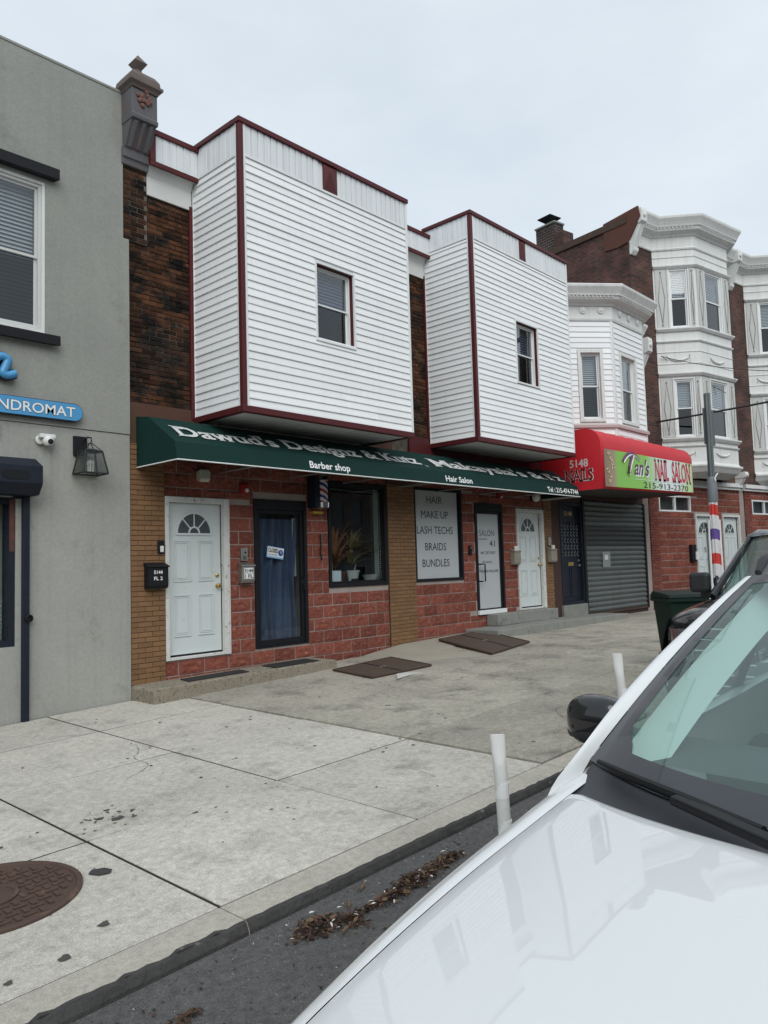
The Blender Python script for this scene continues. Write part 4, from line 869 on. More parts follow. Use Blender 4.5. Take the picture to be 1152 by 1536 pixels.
for rad, yy, mm, nm in ((.062, -.05, M_EDGE, 'letter_backing'), (.048, -.085, M_SBLUE, 'letter_face')):
    bb = MB(FG)
    def stroke(p): ks = list(range(len(p))); N = 6*(len(p)-1); bb.tube([(cr(ks, [q[0] for q in p], k/6), yy, cr(ks, [q[1] for q in p], k/6)) for k in range(N+1)], rad, 10)
    stroke([(2.90, 3.90), (2.98, 3.98), (3.06, 4.10), (3.02, 3.90)]); stroke([(3.04, 3.95), (3.14, 4.06), (3.21, 4.10), (3.20, 4.02), (3.16, 3.92)])
    stroke([(3.17, 3.95), (3.27, 4.05), (3.36, 4.11), (3.43, 4.08), (3.40, 3.98), (3.38, 3.92), (3.43, 3.90), (3.52, 3.935)])
    bb.build(nm, mm, sc, smooth=True)
sec = thing('security_camera', 'white turret security camera under the laundromat sign', 'security camera', (3.89, 9.03, 3.2))
MB(FG).lathe([(.055, 0), (.055, -.02), (.05, -.028)], 3.83, 0, 3.21, 16, 'y').box(3.80, 3.98, -.10, -.015, 3.225, 3.275).build('mount', M_PLASW, sec, bevel=.012)
MB(FG).lathe([(.004, .065), (.05, .05), (.065, .015), (.065, -.02), (.045, -.05), (.004, -.06)], 3.90, -.075, 3.195, 18, 'z').build('camera_ball', M_PLASW, sec, smooth=True)
MB(FG).lathe([(.030, 0), (.032, -.012), (.02, -.016), (.004, -.017)], 3.90, -.135, 3.18, 16, 'y').build('lens', M_BLACK, sec, smooth=True)
ln = thing('wall_lantern', 'black four sided wall lantern hanging from a square plate', 'lamp', (4.36, 9.03, 2.8))
M_IRON = mat('lantern_iron', (.016, .018, .018), .6, (.03, .033, .032), 9, .8, .2, 60, spec=.25)
box('back_plate', M_BLACK, ln, 4.235, 4.40, -.025, .012, 3.06, 3.30, FG, .004)
MB(FG).tube([(4.36, -.02, 3.255), (4.37, -.10, 3.285), (4.385, -.155, 3.27), (4.385, -.165, 3.225), (4.37, -.155, 3.20)], .010, 8).build('hook', M_IRON, ln, smooth=True)
cg = MB(FG); cx, cy = 4.375, -.16; zt, zb = 3.10, 2.83; rt, rb = .105, .155
for sx, sy in ((1, 1), (1, -1), (-1, 1), (-1, -1)):
    cg.tube([(cx+sx*rb, cy+sy*rb*.9, zb), (cx+sx*rt, cy+sy*rt*.9, zt)], .010, 6); cg.tube([(cx+sx*rt, cy+sy*rt*.9, zt), (cx+sx*.01, cy+sy*.01, 3.205)], .006, 5)
cg.build('cage', M_IRON, ln)
for rr_, zz in ((rb, zb), (rt, zt)): MB(FG).tube([(cx+sx*rr_, cy+sy*rr_*.9, zz) for sx, sy in ((1, 1), (1, -1), (-1, -1), (-1, 1), (1, 1))], .011, 6).build('ring', M_IRON, ln)
MB(FG).add([(cx+sx*rt, cy+sy*rt*.9, zt) for sx, sy in ((1, 1), (1, -1), (-1, -1), (-1, 1))] + [(cx+sx*.05, cy+sy*.05, zt+.03) for sx, sy in ((1, 1), (1, -1), (-1, -1), (-1, 1))], [(0, 1, 5, 4), (1, 2, 6, 5), (2, 3, 7, 6), (3, 0, 4, 7), (4, 5, 6, 7)]).build('hood', M_IRON, ln)
for (sx, sy), (tx, ty) in (((1, 1), (1, -1)), ((1, -1), (-1, -1)), ((-1, -1), (-1, 1)), ((-1, 1), (1, 1))):
    MB(FG).add([(cx+sx*rb, cy+sy*rb*.9, zb), (cx+tx*rb, cy+ty*rb*.9, zb), (cx+tx*rt, cy+ty*rt*.9, zt), (cx+sx*rt, cy+sy*rt*.9, zt)], [(0, 1, 2, 3)]).build('pane', glass('lantern_glass', (.66, .67, .65), .9), ln)
for k in range(3): MB(FG).lathe([(.012, 0), (.012, .09), (.018, .10), (.016, .13), (.004, .15)], cx+.03*math.cos(k*2.1), cy+.03*math.sin(k*2.1), zb+.02, 8).build('bulb', M_PLASW, ln)
hg = thing('shutter_housing', 'navy roller shutter housing box with guide rail on the laundromat', 'shutter housing', (2.5, 9.03, 0))
MB(FG).prism([(.01, 2.965), (-.10, 2.965), (-.30, 2.86), (-.30, 2.66), (-.20, 2.535), (.01, 2.535)], 'x', .8, 3.745).build('housing', M_NAVY, hg, bevel=.006)
MB(FG).prism(capsule(3.35, 3.55, 2.745, .05), 'y', -.305, -.299).build('embossed_plate', M_BLACK, hg)
MB(FG).box(3.63, 3.705, -.045, .03, -.02, 2.55).build('guide_rail', M_NAVY, hg, bevel=.006); MB(FG).box(3.515, 3.60, -.06, -.03, 2.50, 2.535).build('end_bracket', M_NAVY, hg)
MB(FG).lathe([(.045, .0), (.045, -.075), (.03, -.08), (.028, -.06), (.004, -.06)], 3.69, 0, 1.14, 14, 'y').build('lock_ring', M_BLACK, hg)
ws = MB(FG).box(3.05, 3.375, -.02, .0, 3.20, 3.36).build('wall_plaque', M_PLASW); tag(ws, 'small white plaque at the left edge below the blue sign', 'sign')

# ================================================================== fixtures on the shop fronts
def mailbox(label, x, z, w, h, d, m, y=0., lid_m=None, flap=True):
    t = thing('mailbox', label, 'mailbox', (x+w/2, 9.084+y, z), 0, 'wall mailboxes')
    MB(FF).prism([(y, z), (y-d*.8, z), (y-d, z+.04), (y-d, z+h*.80), (y, z+h*.93)], 'x', x, x+w).build('mailbox_body', m, t, bevel=.005)
    MB(FF).prism([(y, z+h*.94), (y-d-.012, z+h*.80), (y-d-.016, z+h*.83), (y-d-.012, z+h*.86), (y, z+h)], 'x', x-.012, x+w+.012).build('lid', lid_m or m, t, bevel=.003)
    return t
mb1 = mailbox('black wall mailbox with white sticker numbers left of the pale door', 5.18, 1.41, .285, .34, .12, M_BLACK, -.03)
for k, (s_, zz) in enumerate((('5144', 1.60), ('FL 2', 1.52))):
    text('sticker_numbers', s_, FF, 5.315, zz, .045, M_LET, mb1, width=.125, y=-.153, bold=.02, align='C')
mb2 = mailbox('grey steel mailbox numbered 5144 between the white door and glass door', 6.68, 1.43, .225, .30, .10, M_STEEL, -.0)
for s_, zz in (('5144', 1.585), ('1 FL', 1.505)):
    box('sticker', M_LET, mb2, 6.715, 6.875, -.105, -.101, zz-.012, zz+.062, FF); text('sticker_numbers', s_, FF, 6.795, zz, .05, M_INK, mb2, width=.145, y=-.108, bold=.02, align='C')
mb3 = mailbox('beige mailbox left of the narrow white salon door', 13.66, 1.57, .24, .33, .11, mat('dirty_beige_metal', (.30, .28, .23), .6, (.2, .18, .14), 8, .8, .1, 40))
box('folded_paper', M_PLASW, mb3, 13.72, 13.86, -.09, -.06, 1.86, 1.96, FF)
mb4 = mailbox('beige mailbox on the tan pier right of the narrow white door', 15.10, 1.60, .24, .33, .11, MATS['dirty_beige_metal'], -.03)
box('folded_paper', M_PLASW, mb4, 15.20, 15.30, -.11, -.08, 1.90, 1.98, FF); box('intercom', M_STEEL, mb4, 15.13, 15.24, -.06, -.03, 1.97, 2.16, FF, .004)
ic = thing('intercom', 'small grey intercom panel above the 5144 mailbox', 'intercom', (6.775, 9.07, 1.75))
box('panel', M_STEEL, ic, 6.72, 6.835, -.035, .0, 1.75, 1.935, FF, .004); MB(FF).lathe([(.014, -.034), (.014, -.042), (.004, -.043)], 6.79, 0, 1.87, 12, 'y').build('button', M_BLACK, ic)
sg = MB(FF)
for k in range(4): sg.box(6.745, 6.81, -.038, -.034, 1.77+k*.015, 1.776+k*.015)
sg.build('speaker_grille', M_BLACK, ic)
db = thing('doorbell', 'doorbell with white button on black plate beside the pale door', 'doorbell', (5.42, 9.05, 1.87))
box('plate', M_BLACK, db, 5.375, 5.47, -.05, -.028, 1.865, 2.03, FF, .004); box('button', M_PLASW, db, 5.405, 5.455, -.058, -.05, 1.885, 1.965, FF, .004)
fl_ = thing('flood_light', 'beige flood light above the pale fan light door', 'lamp', (6.09, 9.0, 2.86))
MB(FF).prism([(0, 2.87), (-.08, 2.845), (-.13, 2.88), (-.11, 3.02), (0, 3.0)], 'x', 6.0, 6.15).build('lamp_body', M_BEIGE, fl_, bevel=.012); box('lens', M_PLASW, fl_, 6.15, 6.165, -.10, -.02, 2.88, 2.99, FF)
st = thing('fire_strobe', 'red fire alarm strobe under the barber shop awning', 'alarm', (6.80, 9.05, 2.72))
box('strobe_body', M_REDPL, st, 6.725, 6.865, -.06, 0, 2.72, 2.86, FF, .012); MB(FF).lathe([(.03, -.06), (.028, -.08), (.004, -.09)], 6.815, 0, 2.775, 12, 'y').build('strobe_lens', M_PLASW, st, smooth=True)
st2 = thing('fire_strobe', 'red fire alarm strobe under the hair salon awning', 'alarm', (13.3, 9.05, 2.95)); box('strobe_body', M_REDPL, st2, 13.25, 13.37, -.06, 0, 2.93, 3.06, FF, .012); MB(FF).lathe([(.025, -.06), (.022, -.08), (.004, -.085)], 13.33, 0, 2.98, 12, 'y').build('strobe_lens', M_PLASW, st2)
gl = thing('globe_lamp', 'round white bulkhead lamp above the narrow white door', 'lamp', (14.6, 9.0, 2.95)); MB(FF).lathe([(.09, 0), (.09, -.05)], 14.62, 0, 3.03, 16, 'y').build('lamp_base', M_BLACK, gl); MB(FF).lathe([(.085, -.05), (.10, -.09), (.085, -.15), (.004, -.18)], 14.62, 0, 3.03, 18, 'y').build('globe', M_PLASW, gl, smooth=True)
# barber pole lamp by the display window
bp = thing('barber_pole', 'wall mounted barber pole under the green awning', 'barber pole', (8.19, 8.9, 2.55))
MB(FF).tube([(8.20, -.19, 2.64), (8.20, -.19, 2.99)], .075, 18).build('striped_cylinder', mat('barber_base', (.6, .6, .6), .3), bp, smooth=True)
m = bpy.data.materials.new('barber_stripes'); m.use_nodes = True; MATS['barber_stripes'] = m; n_ = m.node_tree.nodes; l_ = m.node_tree.links
g_ = n_.new('ShaderNodeNewGeometry'); s_ = n_.new('ShaderNodeSeparateXYZ'); a1 = n_.new('ShaderNodeMath'); a1.operation = 'MULTIPLY_ADD'; a1.inputs[1].default_value = .7
f_ = n_.new('ShaderNodeMath'); f_.operation = 'MULTIPLY'; f_.inputs[1].default_value = 5.2; f2 = n_.new('ShaderNodeMath'); f2.operation = 'FRACT'; c_ = n_.new('ShaderNodeValToRGB'); c_.color_ramp.interpolation = 'CONSTANT'
e = c_.color_ramp.elements; e[0].color = (.55, .55, .55, 1); e[1].position = .25; e[1].color = (.32, .02, .03, 1)
for ps, cl in ((.5, (.55, .55, .55)), (.75, (.02, .03, .14))): q = e.new(ps); q.color = (*cl, 1)
l_.new(g_.outputs['Position'], s_.inputs[0]); l_.new(s_.outputs[0], a1.inputs[0]); l_.new(s_.outputs[2], a1.inputs[2]); l_.new(a1.outputs[0], f_.inputs[0]); l_.new(f_.outputs[0], f2.inputs[0]); l_.new(f2.outputs[0], c_.inputs[0]); l_.new(c_.outputs[0], n_['Principled BSDF'].inputs['Base Color'])
n_['Principled BSDF'].inputs['Roughness'].default_value = .25
bp.children[0].data.materials[0] = m
MB(FF).lathe([(.05, 2.54), (.09, 2.56), (.095, 2.64), (.08, 2.65)], 8.20, -.19, 0, 18).build('lower_cap', M_CHROME, bp, smooth=True); MB(FF).lathe([(.08, 2.98), (.095, 2.99), (.09, 3.06), (.04, 3.09)], 8.20, -.19, 0, 18).build('upper_cap', M_CHROME, bp, smooth=True)
MB(FF).box(8.03, 8.13, -.20, .0, 2.56, 3.05).build('bracket', M_NAVY, bp, bevel=.006)
yl = box('wall_bracket', mat('yellow_paint', (.36, .24, .02), .6), bp, 8.08, 8.28, -.10, .0, 2.47, 2.51, FF, .006)
# closed sign, paper note, chains
cs = thing('closed_sign', 'tilted blue and white closed sign on the glass door', 'sign', (7.4, 9.1, 1.85))
FCs = FF @ T(7.40, .033, 1.865) @ Matrix.Rotation(R(8), 4, 'Y')
box('sign_board', mat('sign_light_blue', (.22, .46, .70), .4), cs, -.16, .16, -.003, .003, -.085, .085, FCs); box('sign_field', M_LET, cs, -.152, .152, -.005, -.003, -.06, .076, FCs)
text('sign_lettering', 'CLOSED', FCs, -.145, .0, .06, M_INK, cs, width=.19, y=-.007, bold=.03); text('sign_lettering', 'WILL RETURN', FCs, -.145, -.045, .022, mat('blue_ink', (.02, .06, .3), .5), cs, width=.18, y=-.007)
MB(FCs).lathe([(.048, -.005), (.048, -.007)], .098, 0, .008, 20, 'y').build('clock_face', MATS['blue_ink'], cs); MB(FCs).box(.094, .101, -.009, -.007, .005, .04).box(.1, .125, -.009, -.007, .004, .011).build('clock_hands', M_LET, cs)
# display window contents
M_LEAF = mat('dracaena_leaf', (.26, .10, .05), .5, (.36, .17, .08), 4, .8); M_LEAFG = mat('green_leaf', (.035, .07, .025), .55, (.06, .09, .03), 5, .8); M_SOIL = mat('soil', (.03, .022, .015), .95)
def plant(label, x, y, z, h, n, spread, m, pot_m, pr_, ph):
    t = thing('potted_plant', label, 'plant', (x, 9.084+y, z)); MB(FF).lathe([(pr_*.75, 0), (pr_, ph*.9), (pr_*1.06, ph*.9), (pr_*1.06, ph), (pr_*.9, ph), (pr_*.88, ph*.93)], x, y, z, 16).build('pot', pot_m, t, smooth=True)
    rr = random.Random(int(x*77)); b = MB(FF)
    b.tube([(x, y, z+ph*.8), (x+.01, y, z+ph+h*.35)], .012, 6)
    for i in range(n):
        a = rr.uniform(0, 6.28); el = rr.uniform(.35, 1.35); L_ = h*rr.uniform(.45, .75); w_ = .020+.016*rr.random(); z0 = z+ph+h*rr.uniform(.05, .45); dx, dy = math.cos(a)*spread, math.sin(a)*spread*.6
        pts = []
        for k in range(6):
            s = k/5; px, py, pz = x+dx*L_*s*math.cos(el)*1.3, y+dy*L_*s*math.cos(el), z0+L_*(s*math.sin(el)-.25*s*s); ww = w_*math.sin(math.pi*(.12+.85*s)); pts += [(px-ww*math.sin(a), py+ww*math.cos(a), pz), (px+ww*math.sin(a), py-ww*math.cos(a), pz+.003)]
        b.add(pts, [(2*k, 2*k+1, 2*k+3, 2*k+2) for k in range(5)])
    b.build('foliage', m, t, smooth=True); return t
M_POTW = mat('white_pot', (.50, .50, .48), .4); M_POTR = mat('maroon_pot', (.16, .03, .035), .4)
plant('reddish dracaena plant in the barber display window', 8.88, .30, 1.34, 1.0, 110, 1.25, M_LEAF, M_POTR, .17, .2)
plant('spiky dry leaved plant right of the dracaena in the display window', 9.30, .36, 1.34, .85, 150, 1.2, mat('dry_leaf', (.22, .19, .09), .7, (.34, .28, .13), 6, .8), M_POTW, .15, .22)
plant('small pale plant at the left of the display window', 8.68, .17, 1.34, .30, 9, .6, mat('pale_leaf', (.30, .36, .20), .5, (.38, .42, .28), 6, .8), mat('olive_pot', (.16, .17, .08), .5), .05, .16)
pn = MB(FF).box(8.575, 8.79, .062, .066, 1.385, 1.565).build('paper_note', mat('note_paper', (.62, .68, .72), .6, (.5, .56, .6), 30, .6)); tag(pn, 'pale handwritten paper note at the bottom corner of the display window', 'paper note')
br_ = thing('broom', 'long wooden handled broom leaning inside the display window', 'broom', (9.3, 9.3, 1.34)); MB(FF).tube([(9.28, .28, 1.37), (9.66, .42, 2.62)], .014, 8).build('handle', mat('broom_wood', (.30, .26, .22), .6), br_); MB(FF).box(9.22, 9.34, .22, .34, 1.34, 1.42).build('head', M_PLASB, br_)
bx = thing('cardboard_tray', 'white and yellow boxes at the bottom right of the display window', 'boxes', (9.5, 9.4, 1.34)); box('yellow_box', mat('yellow_card', (.48, .34, .03), .6), bx, 9.40, 9.60, .30, .42, 1.52, 1.62, FF); box('dark_box', M_BLACK, bx, 9.40, 9.60, .30, .42, 1.342, 1.518, FF); MB(FF).lathe([(.08, 0), (.14, .13), (.15, .14), (.13, .13), (.07, .02)], 9.62, .20, 1.342, 14).build('white_bowl', M_POTW, bx, smooth=True)
bl = MB(FF).tube([(8.27, -.03, 2.15), (8.275, -.035, 2.0), (8.26, -.03, 1.85), (8.29, -.03, 1.74)], .012, 6).build('hanging_strap', M_BLACK); tag(bl, 'thin dark strap hanging on the red blocks beside the glass door', 'strap')
vb = thing('video_doorbell', 'black video doorbell left of the salon glass door', 'doorbell', (12.24, 9.05, 1.8)); box('body', M_BLACK, vb, 12.20, 12.29, -.035, 0, 1.79, 1.97, FF, .006); MB(FF).lathe([(.014, -.035), (.014, -.040), (.003, -.041)], 12.25, 0, 1.93, 10, 'y').build('camera_eye', M_STEEL, vb)
md = thing('mailbox', 'black wall mailbox with white paper beside the far white door', 'mailbox', (22.4, 8.7, 1.5), 0, 'wall mailboxes'); box('mailbox_body', M_BLACK, md, 2.12, 2.36, -.10, 0, 1.50, 1.98, FD, .01); box('folded_paper', M_PLASW, md, 2.27, 2.40, -.14, -.11, 1.55, 1.78, FD)

# ================================================================== steps, mats, hatches
s1 = MB(); s1.prism([(4.99, .18), (4.995, -.06), (8.02, -.06), (8.04, .225), (7.98, .245), (5.02, .205)], 'y', 8.50, 9.07); s1 = s1.build('door_step', M_STEPC, bevel=.018, seg=3); tag(s1, 'long low rough concrete step under the pale door', 'step')
s2 = MB().prism([(11.98, .36), (12.0, .0), (14.85, .0), (14.86, .375)], 'y', 8.30, 9.06).build('door_step', M_STEPG, bevel=.014); tag(s2, 'low grey concrete step before the salon glass door', 'step')
s3 = box('door_step', M_STEPG, None, 12.72, 15.03, 8.80, 9.075, .37, .595, None, .012); tag(s3, 'upper grey concrete step under the narrow white door', 'step')
s4 = MB().prism([(14.87, .0), (17.5, .0), (17.48, .33), (14.87, .365)], 'y', 8.34, 9.03).build('door_step', M_STEPG, bevel=.014); tag(s4, 'low grey concrete step before the dark door and shutter', 'step')
def mat_(label, x0, x1, y0, y1, z0, z1): o = MB().hexa([(x0, y0, z0), (x1, y0, z1), (x1+.05, y1, z1), (x0+.05, y1, z0), (x0, y0, z0+.012), (x1, y0, z1+.012), (x1+.05, y1, z1+.012), (x0+.05, y1, z0+.012)]).build('door_mat', M_RUBBER); tag(o, label, 'door mat', 'door mats'); return o
mat_('thin black rubber mat on the step before the glass door', 6.92, 7.75, 8.58, 8.95, .232, .243); mat_('flat grey mat on the step before the pale door', 5.55, 6.50, 8.62, 8.9, .214, .226)
M_HATCH = mat('brown_hatch_steel', (.085, .058, .042), .7, (.06, .042, .032), 5, .8, .4, 60, col3=(.12, .075, .045), n3=(.6, .72), s3=3)
def hatch(label, p, seam):
    t = thing('cellar_hatch', label, 'cellar hatch', p[0], 0, 'steel cellar hatches')
    q = [Vector(v) for v in p]; b = MB().hexa([v-Vector((0, 0, .03)) for v in q] + q); b.build('hatch_plate', M_HATCH, t, bevel=.004)
    a, c = q[0].lerp(q[1], .5), q[3].lerp(q[2], .5); MB().tube([a+Vector((0, 0, .003)), c+Vector((0, 0, .003))], .006, 5).build('hatch_seam', M_BLACK, t)
    e = [q[0], q[1], q[2], q[3], q[0]]; MB().tube([v+Vector((0, 0, .0)) for v in e], .012, 5).build('hatch_rim', M_RUST, t)
    c_ = (q[0]+q[1]+q[2]+q[3])/4; MB().box(c_.x-.07, c_.x+.07, c_.y-.02, c_.y+.02, c_.z, c_.z+.012).build('lifting_ring', M_STEEL, t)
hatch('flat brown steel cellar hatch below the barber display window', [(7.59, 7.34, .118), (8.80, 7.30, .150), (9.12, 8.40, .165), (7.78, 8.32, .128)], 0)
hatch('sloping brown steel cellar hatch below the hair salon window', [(10.10, 7.14, .195), (11.65, 7.42, .225), (12.32, 8.92, .315), (10.78, 8.75, .285)], 0)
ps = MB().add([(7.7+.95*u+.03*math.sin(9*u), 6.98+.10*math.sin(3.1*u)+(.26 if v else 0)*math.sin(math.pi*u), gz(8, 7)+.0225+.0045) for v in (0, 1) for u in [k/10 for k in range(11)]], [(k, k+1, 12+k, 11+k) for k in range(10)]).build('paint_spill', mat('white_spill', (.62, .62, .59), .9, (.40, .39, .35), 6, .6)); tag(ps, 'white powdery paint spill on pavement by the flat hatch', 'stain')

# ================================================================== pavement details
mh = thing('manhole_cover', 'rusty round manhole cover with basket weave pattern in the pavement', 'manhole cover', (1.64, 4.50, gz(1.64, 4.5)))
FM = Matrix(((1, 0, 0, 1.64), (0, 1, 0, 4.50), (.027, .01, 1, gz(1.64, 4.5)+.006), (0, 0, 0, 1)))
M_MAN = mat('rusty_iron', (.088, .05, .037), .75, (.055, .035, .028), 7, .8, .4, 70, col3=(.15, .085, .055), n3=(.55, .68), s3=5)
MB(FM).lathe([(.475, -.03), (.475, .008), (.468, .011), (.445, .011), (.44, .0), (.004, .0)], 0, 0, 0, 64).build('cover_plate', M_MAN, mh)
wv = MB(FM); p_ = .064
for i in range(-7, 8):
    for j in range(-7, 8):
        cx, cy = i*p_, j*p_
        if .155 < math.hypot(cx, cy) < .405:
            if (i+j) % 2: wv.box(cx-.030, cx+.030, cy-.011, cy+.011, -.001, .010)
            else: wv.box(cx-.011, cx+.011, cy-.030, cy+.030, -.001, .010)
stuff(wv.build('weave_ribs', M_MAN, mh))
MB(FM).lathe([(.15, -.001), (.15, .011), (.128, .011), (.125, .002), (.01, .002)], 0, 0, 0, 40).build('centre_ring', M_MAN, mh)
text('cast_letters', 'W', FM @ Matrix(((1, 0, 0, 0), (0, 0, 1, 0), (0, -1, 0, 0), (0, 0, 0, 1))), -.03, -.05, .10, M_RUST, mh, y=-.010, align='C', bold=.03)
M_GUM = mat('gum_black', (.045, .043, .04), .8, (.08, .076, .07), 20, .8)
sp_ = MB(); rr = random.Random(21)
def blot(x, y, r, k=1.0, zoff=.0045):
    n = 9; ph = rr.random()*6; zz = lambda a, b: gz(a, b)+(.0195 if a > 5.48 else .0035)+zoff*.5
    pts = [(x+r*k*math.cos(6.283*q/n)*(1+.3*math.sin(q*2.3+ph)), y+r*math.sin(6.283*q/n)*(1+.3*math.cos(q*1.7+ph))) for q in range(n)]
    sp_.add([(a, b, zz(a, b)) for a, b in pts], [tuple(range(n))])
for _ in range(330): blot(rr.uniform(-.5, 11), rr.uniform(3.5, 8.4), rr.choice((.004, .006, .007, .009, .012, .016)))
for _ in range(40): blot(2.70+rr.gauss(0, .16), 5.17+rr.gauss(0, .10), rr.uniform(.003, .009), 1.5)
for x_, y_, r_ in ((2.62, 5.20, .022), (2.70, 5.10, .03), (2.80, 5.05, .014), (2.74, 5.33, .016), (3.1, 4.75, .018), (2.86, 5.18, .012)): blot(x_, y_, r_, 1.5)
for x_, y_, r_ in ((1.63, 3.56, .03), (1.38, 3.55, .02), (1.9, 3.72, .03)): blot(x_, y_, r_)
stuff(sp_.build('gum_spots', M_GUM))
hl = MB().add([(a, b, gz(a, b)+.0075) for a, b in ((2.13, 4.36), (2.16, 4.29), (2.22, 4.27), (2.25, 4.31), (2.23, 4.37), (2.17, 4.40))], [tuple(range(6))]).build('painted_hole', M_KERBF); tag(hl, 'flat dark patch painted as a small hole in the pavement right of the manhole cover', 'patch')  # flat dark polygon stands in for the darkness of a hole
ck = MB(); rr = random.Random(31)
for (cx, cy, ang, L_) in ((3.2, 5.9, .5, 1.3), (6.3, 6.6, -.4, 1.6), (8.4, 5.6, .2, 1.5), (4.7, 3.9, 1.2, .45), (1.2, 6.7, .1, 1.2), (6.9, 4.0, .9, .8), (9.3, 6.2, 1.0, 1.1)):
    pts = []; a, b = cx, cy; n = 22
    for k in range(n+1): pts.append((a, b)); ang += rr.gauss(0, .22); a += L_/n*math.cos(ang); b += L_/n*math.sin(ang)
    for (a, b), (c, d) in zip(pts, pts[1:]):
        w_ = rr.uniform(.0008, .0024); l_ = math.hypot(c-a, d-b); nx, ny = -(d-b)/l_*w_, (c-a)/l_*w_; zf = lambda q, r: gz(q, r)+(.0205 if q > 5.48 else .005)
        ck.add([(a+nx, b+ny, zf(a, b)), (a-nx, b-ny, zf(a, b)), (c-nx, d-ny, zf(c, d)), (c+nx, d+ny, zf(c, d))], [(0, 1, 2, 3)])
stuff(ck.build('pavement_cracks', M_JOINT))
gt = MB()
for _ in range(900):
    e_ = rr.random() < .5; x_ = rr.uniform(0, 9); y_ = (3.14-abs(rr.gauss(0, .22))) if e_ else (9.0-abs(rr.gauss(0, .25)) if x_ < 5 else rr.uniform(3.45, 8.4)); z_ = (rz if y_ < 3.16 else gz)(x_, y_)+(.018 if (x_ > 5.48 and y_ > 3.4) else .003); s_ = rr.choice((.002, .003, .004, .006)); a_ = rr.random()*6
    gt.cur = rr.choice((0, 0, 1)); gt.add([(x_+s_*math.cos(a_), y_+s_*math.sin(a_), z_), (x_+s_*math.cos(a_+2.1), y_+s_*math.sin(a_+2.1), z_), (x_+s_*math.cos(a_+4.2), y_+s_*math.sin(a_+4.2), z_), (x_, y_, z_+s_*1.2)], [(0, 1, 3), (1, 2, 3), (2, 0, 3)])
stuff(gt.build('grit', [mat('pale_grit', (.36, .35, .32), .9), mat('dark_grit', (.06, .055, .05), .9)]))
# dead leaves in the gutter
lf = MB(); rr = random.Random(5)
def leaf(x, y, z, s, flat=.5):
    a = rr.uniform(0, 6.28); d = Vector((math.cos(a), math.sin(a), rr.uniform(-flat, flat))).normalized(); n = Vector((rr.uniform(-flat, flat), rr.uniform(-flat, flat), 1)).normalized(); w_ = d.cross(n).normalized()*s*rr.uniform(.25, .5); d = d*s; c = Vector((x, y, z)); up_ = n*s*.18
    lf.cur = rr.choice((0, 0, 0, 1, 1, 2, 2, 3)); lf.add([c-d, c-d*.2+w_+up_, c+d, c-d*.2-w_+up_], [(0, 1, 2), (0, 2, 3)])
def pile(x, y, rx, ry, hgt, n):
    for _ in range(n):
        a, r = rr.uniform(0, 6.28), math.sqrt(rr.random()); px, py = x+rx*r*math.cos(a)*(1+.2*rr.gauss(0, 1)), y+ry*r*math.sin(a)*(1+.2*rr.gauss(0, 1)); leaf(px, py, rz(px, py)+.008+hgt*max(0, 1-r*r)*rr.random(), rr.choice((.006, .009, .012, .016, .026)), .8)
pile(2.60, 2.93, .14, .085, .05, 403); pile(2.74, 2.84, .07, .09, .03, 161); pile(2.86, 2.88, .12, .03, .02, 99); pile(3.06, 2.86, .16, .05, .03, 235); pile(3.28, 2.89, .20, .075, .045, 496); pile(3.58, 2.93, .18, .055, .03, 260)
for _ in range(150): px, py = rr.uniform(1.4, 4.2), rr.uniform(2.5, 3.12); leaf(px, py, rz(px, py)+.006, rr.uniform(.006, .016), .15)
pile(1.72, 2.80, .12, .04, .02, 86)
for _ in range(26):
    lf_n = len(lf.f); px, py = rr.uniform(2.4, 3.8), 2.9+rr.gauss(0, .07); leaf(px, py, rz(px, py)+.03, rr.uniform(.010, .022), .4); lf.mi[lf_n:] = [4]*(len(lf.f)-lf_n)
stuff(lf.build('dead_leaves', [mat('leaf_brown', (.058, .031, .019), .9), mat('leaf_tan', (.14, .085, .045), .9), mat('leaf_dark', (.022, .015, .012), .9), mat('leaf_red', (.075, .036, .03), .9), mat('paper_scrap', (.55, .53, .5), .8)]))
for i, (x_, y_, a_, L_) in enumerate(((2.62, 2.78, .3, .05), (2.83, 2.95, .8, .07), (3.02, 3.05, .5, .06))): o = MB().tube([(x_, y_, rz(x_, y_)+.02), (x_+L_*math.cos(a_), y_+L_*math.sin(a_), rz(x_, y_)+.024)], .008, 6).build('twig', MATS['leaf_tan']); tag(o, ('short tan twig on the asphalt before the leaves', 'thick tan stick on the dead leaf pile', 'pale stick at the far end of the leaf pile')[i], 'twig', 'sticks among the leaves')

